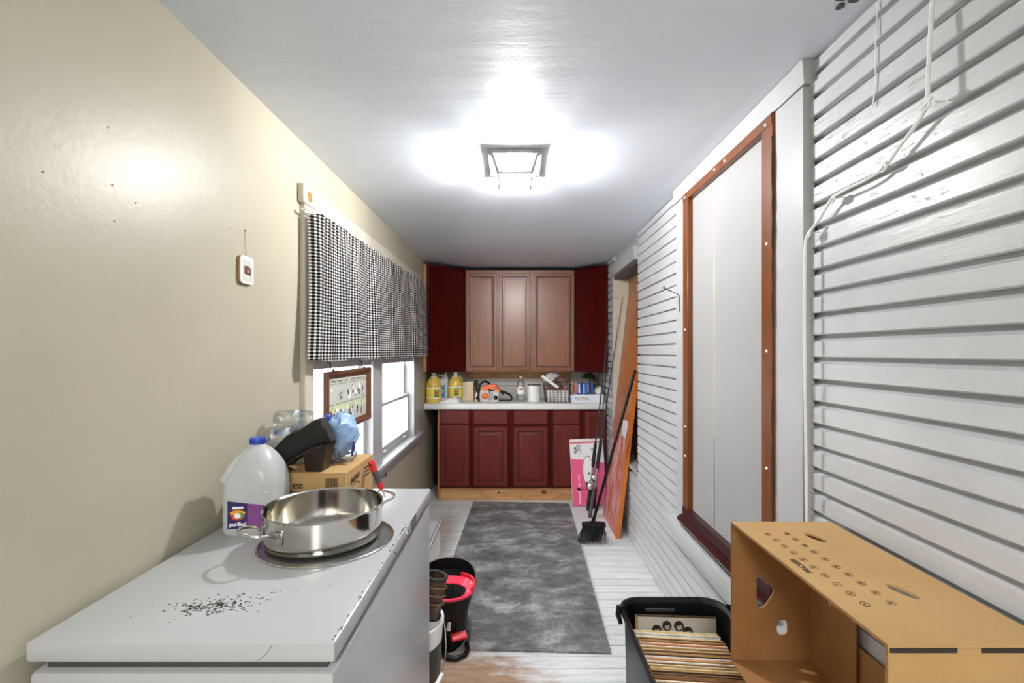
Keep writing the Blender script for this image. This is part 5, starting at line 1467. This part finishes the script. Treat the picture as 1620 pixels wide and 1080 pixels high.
seq = (['cream', 'tan', 'cream', 'white', 'slate', 'white', 'cream', 'tan', 'brown', 'dark brown', 'tan', 'brown', 'pink', 'cream', 'tan', 'red', 'white', 'tan', 'brown', 'cream', 'tan', 'brown', 'dark brown', 'tan'])
yy = 1.792; i = 0
rq = random.Random(21)
while yy > 1.452:
    k = seq[i] if i < len(seq) else rq.choice(['cream', 'tan', 'brown', 'tan', 'brown', 'cream', 'dark brown', 'pink', 'white'])
    o = link('record_sleeve', smesh[k], None, (.614 + rq.uniform(-.004, .004), yy, .0885 + rq.uniform(0, .006)), (math.radians(-1.5), 0, math.radians(-5.5)))
    tag(o, ('%s record sleeve from the back of the black tote, %s top edge' % (ordinal(i + 1), k)), 'record', 'record sleeves in the tote')
    yy -= .0058; i += 1
# album cover leaning at the back of the tote
al = thing('album_cover', 'grey album cover with four round portraits at the back of the tote', 'record', (.634, 1.822, .12), math.radians(-2))
al.rotation_euler = (math.radians(-8), 0, math.radians(-3))
part('sleeve', MB().box(-.1575, .1575, -.002, .002, 0, .315, .0008), simple('grey_cream_card', C(206, 200, 188), .6, var=.08), al, local=True)
part('spine', MB().box(-.1585, -.148, -.0024, .0024, 0, .315, .0008), cm_['tan'], al, local=True, label='tan worn spine')
part('torn_top', MB().box(-.157, .157, -.0024, .0028, .309, .3165, .0008), cm_['dark brown'], al, local=True)
for (u, v_, r) in ((-.075, .262, .019), (-.035, .278, .019), (.012, .278, .020), (.046, .258, .020)):
    fm = MB(); fm.disc((u, -.0024, v_), r, 'y', 22, 0)
    fm.prism(oval(u + .001, v_ - .003, r * .50, r * .62, 14), -.0034, -.002, 'y', 1)
    fm.prism(oval(u - .001, v_ + r * .42, r * .58, r * .34, 12, .2), -.0038, -.002, 'y', 2)
    fm.prism(oval(u - r * .2, v_ + .001, r * .08, r * .05, 6), -.0042, -.002, 'y', 2); fm.prism(oval(u + r * .22, v_ + .001, r * .08, r * .05, 6), -.0042, -.002, 'y', 2)
    part('portrait', fm, [simple('dark_tone_print', C(60, 52, 46), .6), simple('light_tone_print', C(186, 176, 160), .6), simple('black_tone_print', C(26, 22, 20), .6)], al, local=True)

# ------------------------------------------------------------------ open carton on its side, and what carries it
Q0, Q1, R0, R1, T0, T1 = .606, .884, .762, 1.318, .614, 1.006
und = thing('closed_carton', 'closed brown carton underneath the open printed carton', 'box', (.77, 1.04, 0))
part('body', MB().box(.665, .882, .79, 1.27, .001, T0 - .004, .003), 'card', und)
part('flap', MB().box(.665, .882, .79, 1.03, T0 - .0045, T0 - .0005, .001), 'card', und)
part('flap', MB().box(.665, .882, 1.033, 1.27, T0 - .0045, T0 - .0005, .001), 'card', und)
M['liner'] = simple('light_grey_board', C(186, 187, 190), .5)
oc = thing('open_carton', 'open brown packing carton lying on its side by the clapboards', 'box', ((Q0 + Q1) / 2, 1.04, T0))
tk = .005
topm = holed_panel([(Q0, R0), (Q1, R0), (Q1, R1), (Q0, R1)], [oval(.772, 1.205, .013, .031, 18, .30, 2.4), oval(.772, .934, .013, .031, 18, .30, 2.4)], tk)
top = part('top_panel', topm.xf(Matrix.Translation((0, 0, T1 - tk))), 'card', oc)
part('bottom_panel', MB().box(Q0, Q1, R0, R1, T0, T0 + tk, .001), 'card_in', oc)
# far end with a grip hole and an oval hole: local (x, z) -> world
far = holed_panel([(Q0, T0 + tk), (Q1, T0 + tk), (Q1, T1 - tk), (Q0, T1 - tk)], [[(.676, .846), (.682, .858), (.694, .861), (.703, .856), (.722, .822), (.724, .812), (.722, .803), (.701, .772), (.692, .765), (.682, .765), (.676, .774)], oval(.748, .711, .0155, .022, 18, 0, 2.6)], tk)
far.xf(Matrix(((1, 0, 0, 0), (0, 0, -1, R1), (0, 1, 0, 0), (0, 0, 0, 1))))
part('end_panel', far, 'card_in', oc)
ne = part('end_panel', MB().box(Q0, Q1, R0, R0 + tk, T0 + tk, T1 - tk, .001), 'card', oc)
part('fold_line', MB().cyl((Q0, R0 + .002, T1 - .003), (Q1, R0 + .002, T1 - .003), .0032, 10), 'card', ne)
part('dark_slot', MB().box(Q0 + .003, Q0 + .113, R0 - .0012, R0 + .001, T1 - .0125, T1 - .0035, .0004), 'tape_dark', ne)
part('dark_slot', MB().box(Q0 + .152, Q1 - .003, R0 - .0012, R0 + .001, T1 - .0125, T1 - .0035, .0004), 'tape_dark', ne)
part('inner_flap', MB().prism([(1.140, T0 + tk), (R1 - tk, T0 + tk), (R1 - tk, T1 - tk - .001), (1.137, T1 - tk - .001), (1.137, T0 + .06)], .826, .831, 'x'), 'card_in', oc, label='bent inner flap with a scuffed streak')
part('scuff', MB().prism(oval(1.222, .855, .007, .042, 16, .2), .8252, .8262, 'x'), simple('pale_scuff', C(206, 170, 130), .7), oc)
part('inner_flap', MB().box(.836, .841, R0 + tk + .001, 1.150, T0 + tk, .765, .001), 'card_in', oc)
part('grey_liner', MB().box(.846, .851, R0 + tk + .001, 1.16, T0 + tk, .806, .001).box(.8445, .851, R0 + tk + .001, 1.16, .811, T1 - tk - .002, .001), 'liner', oc, label='grey grooved liner at the back of the carton')
for (a0, a1, b0, b1, c0, c1) in ((Q0 - .0006, Q0 + .0008, R0, R1, T1 - tk, T1), (Q0 - .0006, Q0 + .0008, R0, R1, T0, T0 + tk), (Q0 - .0006, Q0 + .0008, R1 - tk, R1, T0 + tk, T1 - tk), (Q0 - .0006, Q0 + .0008, R0, R0 + tk, T0 + tk, T1 - tk)):
    part('cut_edge', MB().box(a0, a1, b0, b1, c0, c1), 'card_edge', oc)
for i in range(10):
    yc = .886 + i * .0378
    for row, xc in ((0, .661), (1, .7135)):
        m_ = MB().ring((xc, yc + row * .004, T1 + .0003), .0074, .0083, 'z', 22)
        m_.merge(text_mb(str(i + 1 + 10 * row), .0088, .9, .0003, .0002).xf(frame_mat((xc, yc + row * .004, T1 + .0003), (0, 1, 0), (-1, 0, 0))))
        part('number_stamp', m_, 'ink', top)
part('lettering', text_mb('PACKER', .019, 1.0, .0003, .0004).xf(frame_mat((.6375, 1.045, T1 + .0003), (0, 1, 0), (-1, 0, 0))), 'ink', top)

# ------------------------------------------------------------------ cord and wires on the right wall
cb_ = [(.880, .975, 2.36), (.880, .988, 2.227), (.876, .992, 2.10), (.874, .996, 2.012), (.882, 1.03, 1.985), (.884, 1.08, 1.955), (.886, 1.125, 1.927), (.878, 1.18, 1.915), (.874, 1.24, 1.914), (.880, 1.305, 1.908), (.884, 1.36, 1.872), (.878, 1.405, 1.835), (.872, 1.41, 1.78), (.870, 1.408, 1.5), (.872, 1.406, 1.2), (.874, 1.405, .985), (.876, 1.40, .80)]
def spline(p, n=6):
    P = [Vector(q) for q in p]; out = []
    for i in range(len(P) - 1):
        a, b, c, d = P[max(i - 1, 0)], P[i], P[i + 1], P[min(i + 2, len(P) - 1)]
        for k in range(n):
            t = k / n
            out.append(.5 * ((2 * b) + (c - a) * t + (2 * a - 5 * b + 4 * c - d) * t * t + (3 * b - a - 3 * c + d) * t ** 3))
    return out + [P[-1]]
M['cord'] = simple('white_painted_cord', C(226, 226, 226), .5, var=.08, vscale=30)
cd = thing('white_twine', 'white painted twine hanging down the near clapboards', 'cord', (.88, 1.2, 1.9))
part('strand', MB().tube(spline(cb_), .0042, 8), 'cord', cd)
for (x, y, z_) in ((.874, .996, 2.008), (.884, 1.125, 1.926), (.880, 1.30, 1.907), (.878, 1.402, 1.836)):
    kn = MB()
    for k in range(2):
        kn.tube([(x + .008 * math.cos(2 * PI * i / 12) * .5, y + .013 * math.cos(2 * PI * i / 12 + k), z_ + .007 * math.sin(2 * PI * i / 12) + .004 * k) for i in range(12)], .0032, 6, closed=True)
    part('knot', kn, 'cord', cd)
    part('staple', MB().tube([(x + .002, y - .018, z_), (.9028, y - .012, z_ + .003)], .002, 5), 'cord', cd)
single('thin_wire', MB().tube(spline([(.902, 1.165, 2.352), (.899, 1.168, 2.26), (.901, 1.172, 2.16), (.900, 1.180, 2.10)]), .0016, 5), 'cord', 'thin white wire running down the top clapboards near the ceiling', 'wire', (.9, 1.17, 2.2))
single('wire_hook', MB().tube(spline([(.880, 2.512, 1.70), (.878, 2.512, 1.76), (.874, 2.512, 1.79), (.845, 2.51, 1.806), (.800, 2.508, 1.822), (.792, 2.508, 1.828), (.794, 2.508, 1.834), (.801, 2.508, 1.831)]), .0022, 6), 'ink', 'bent black wire hook sticking out of the white window casing', 'hook', (.88, 2.512, 1.79))
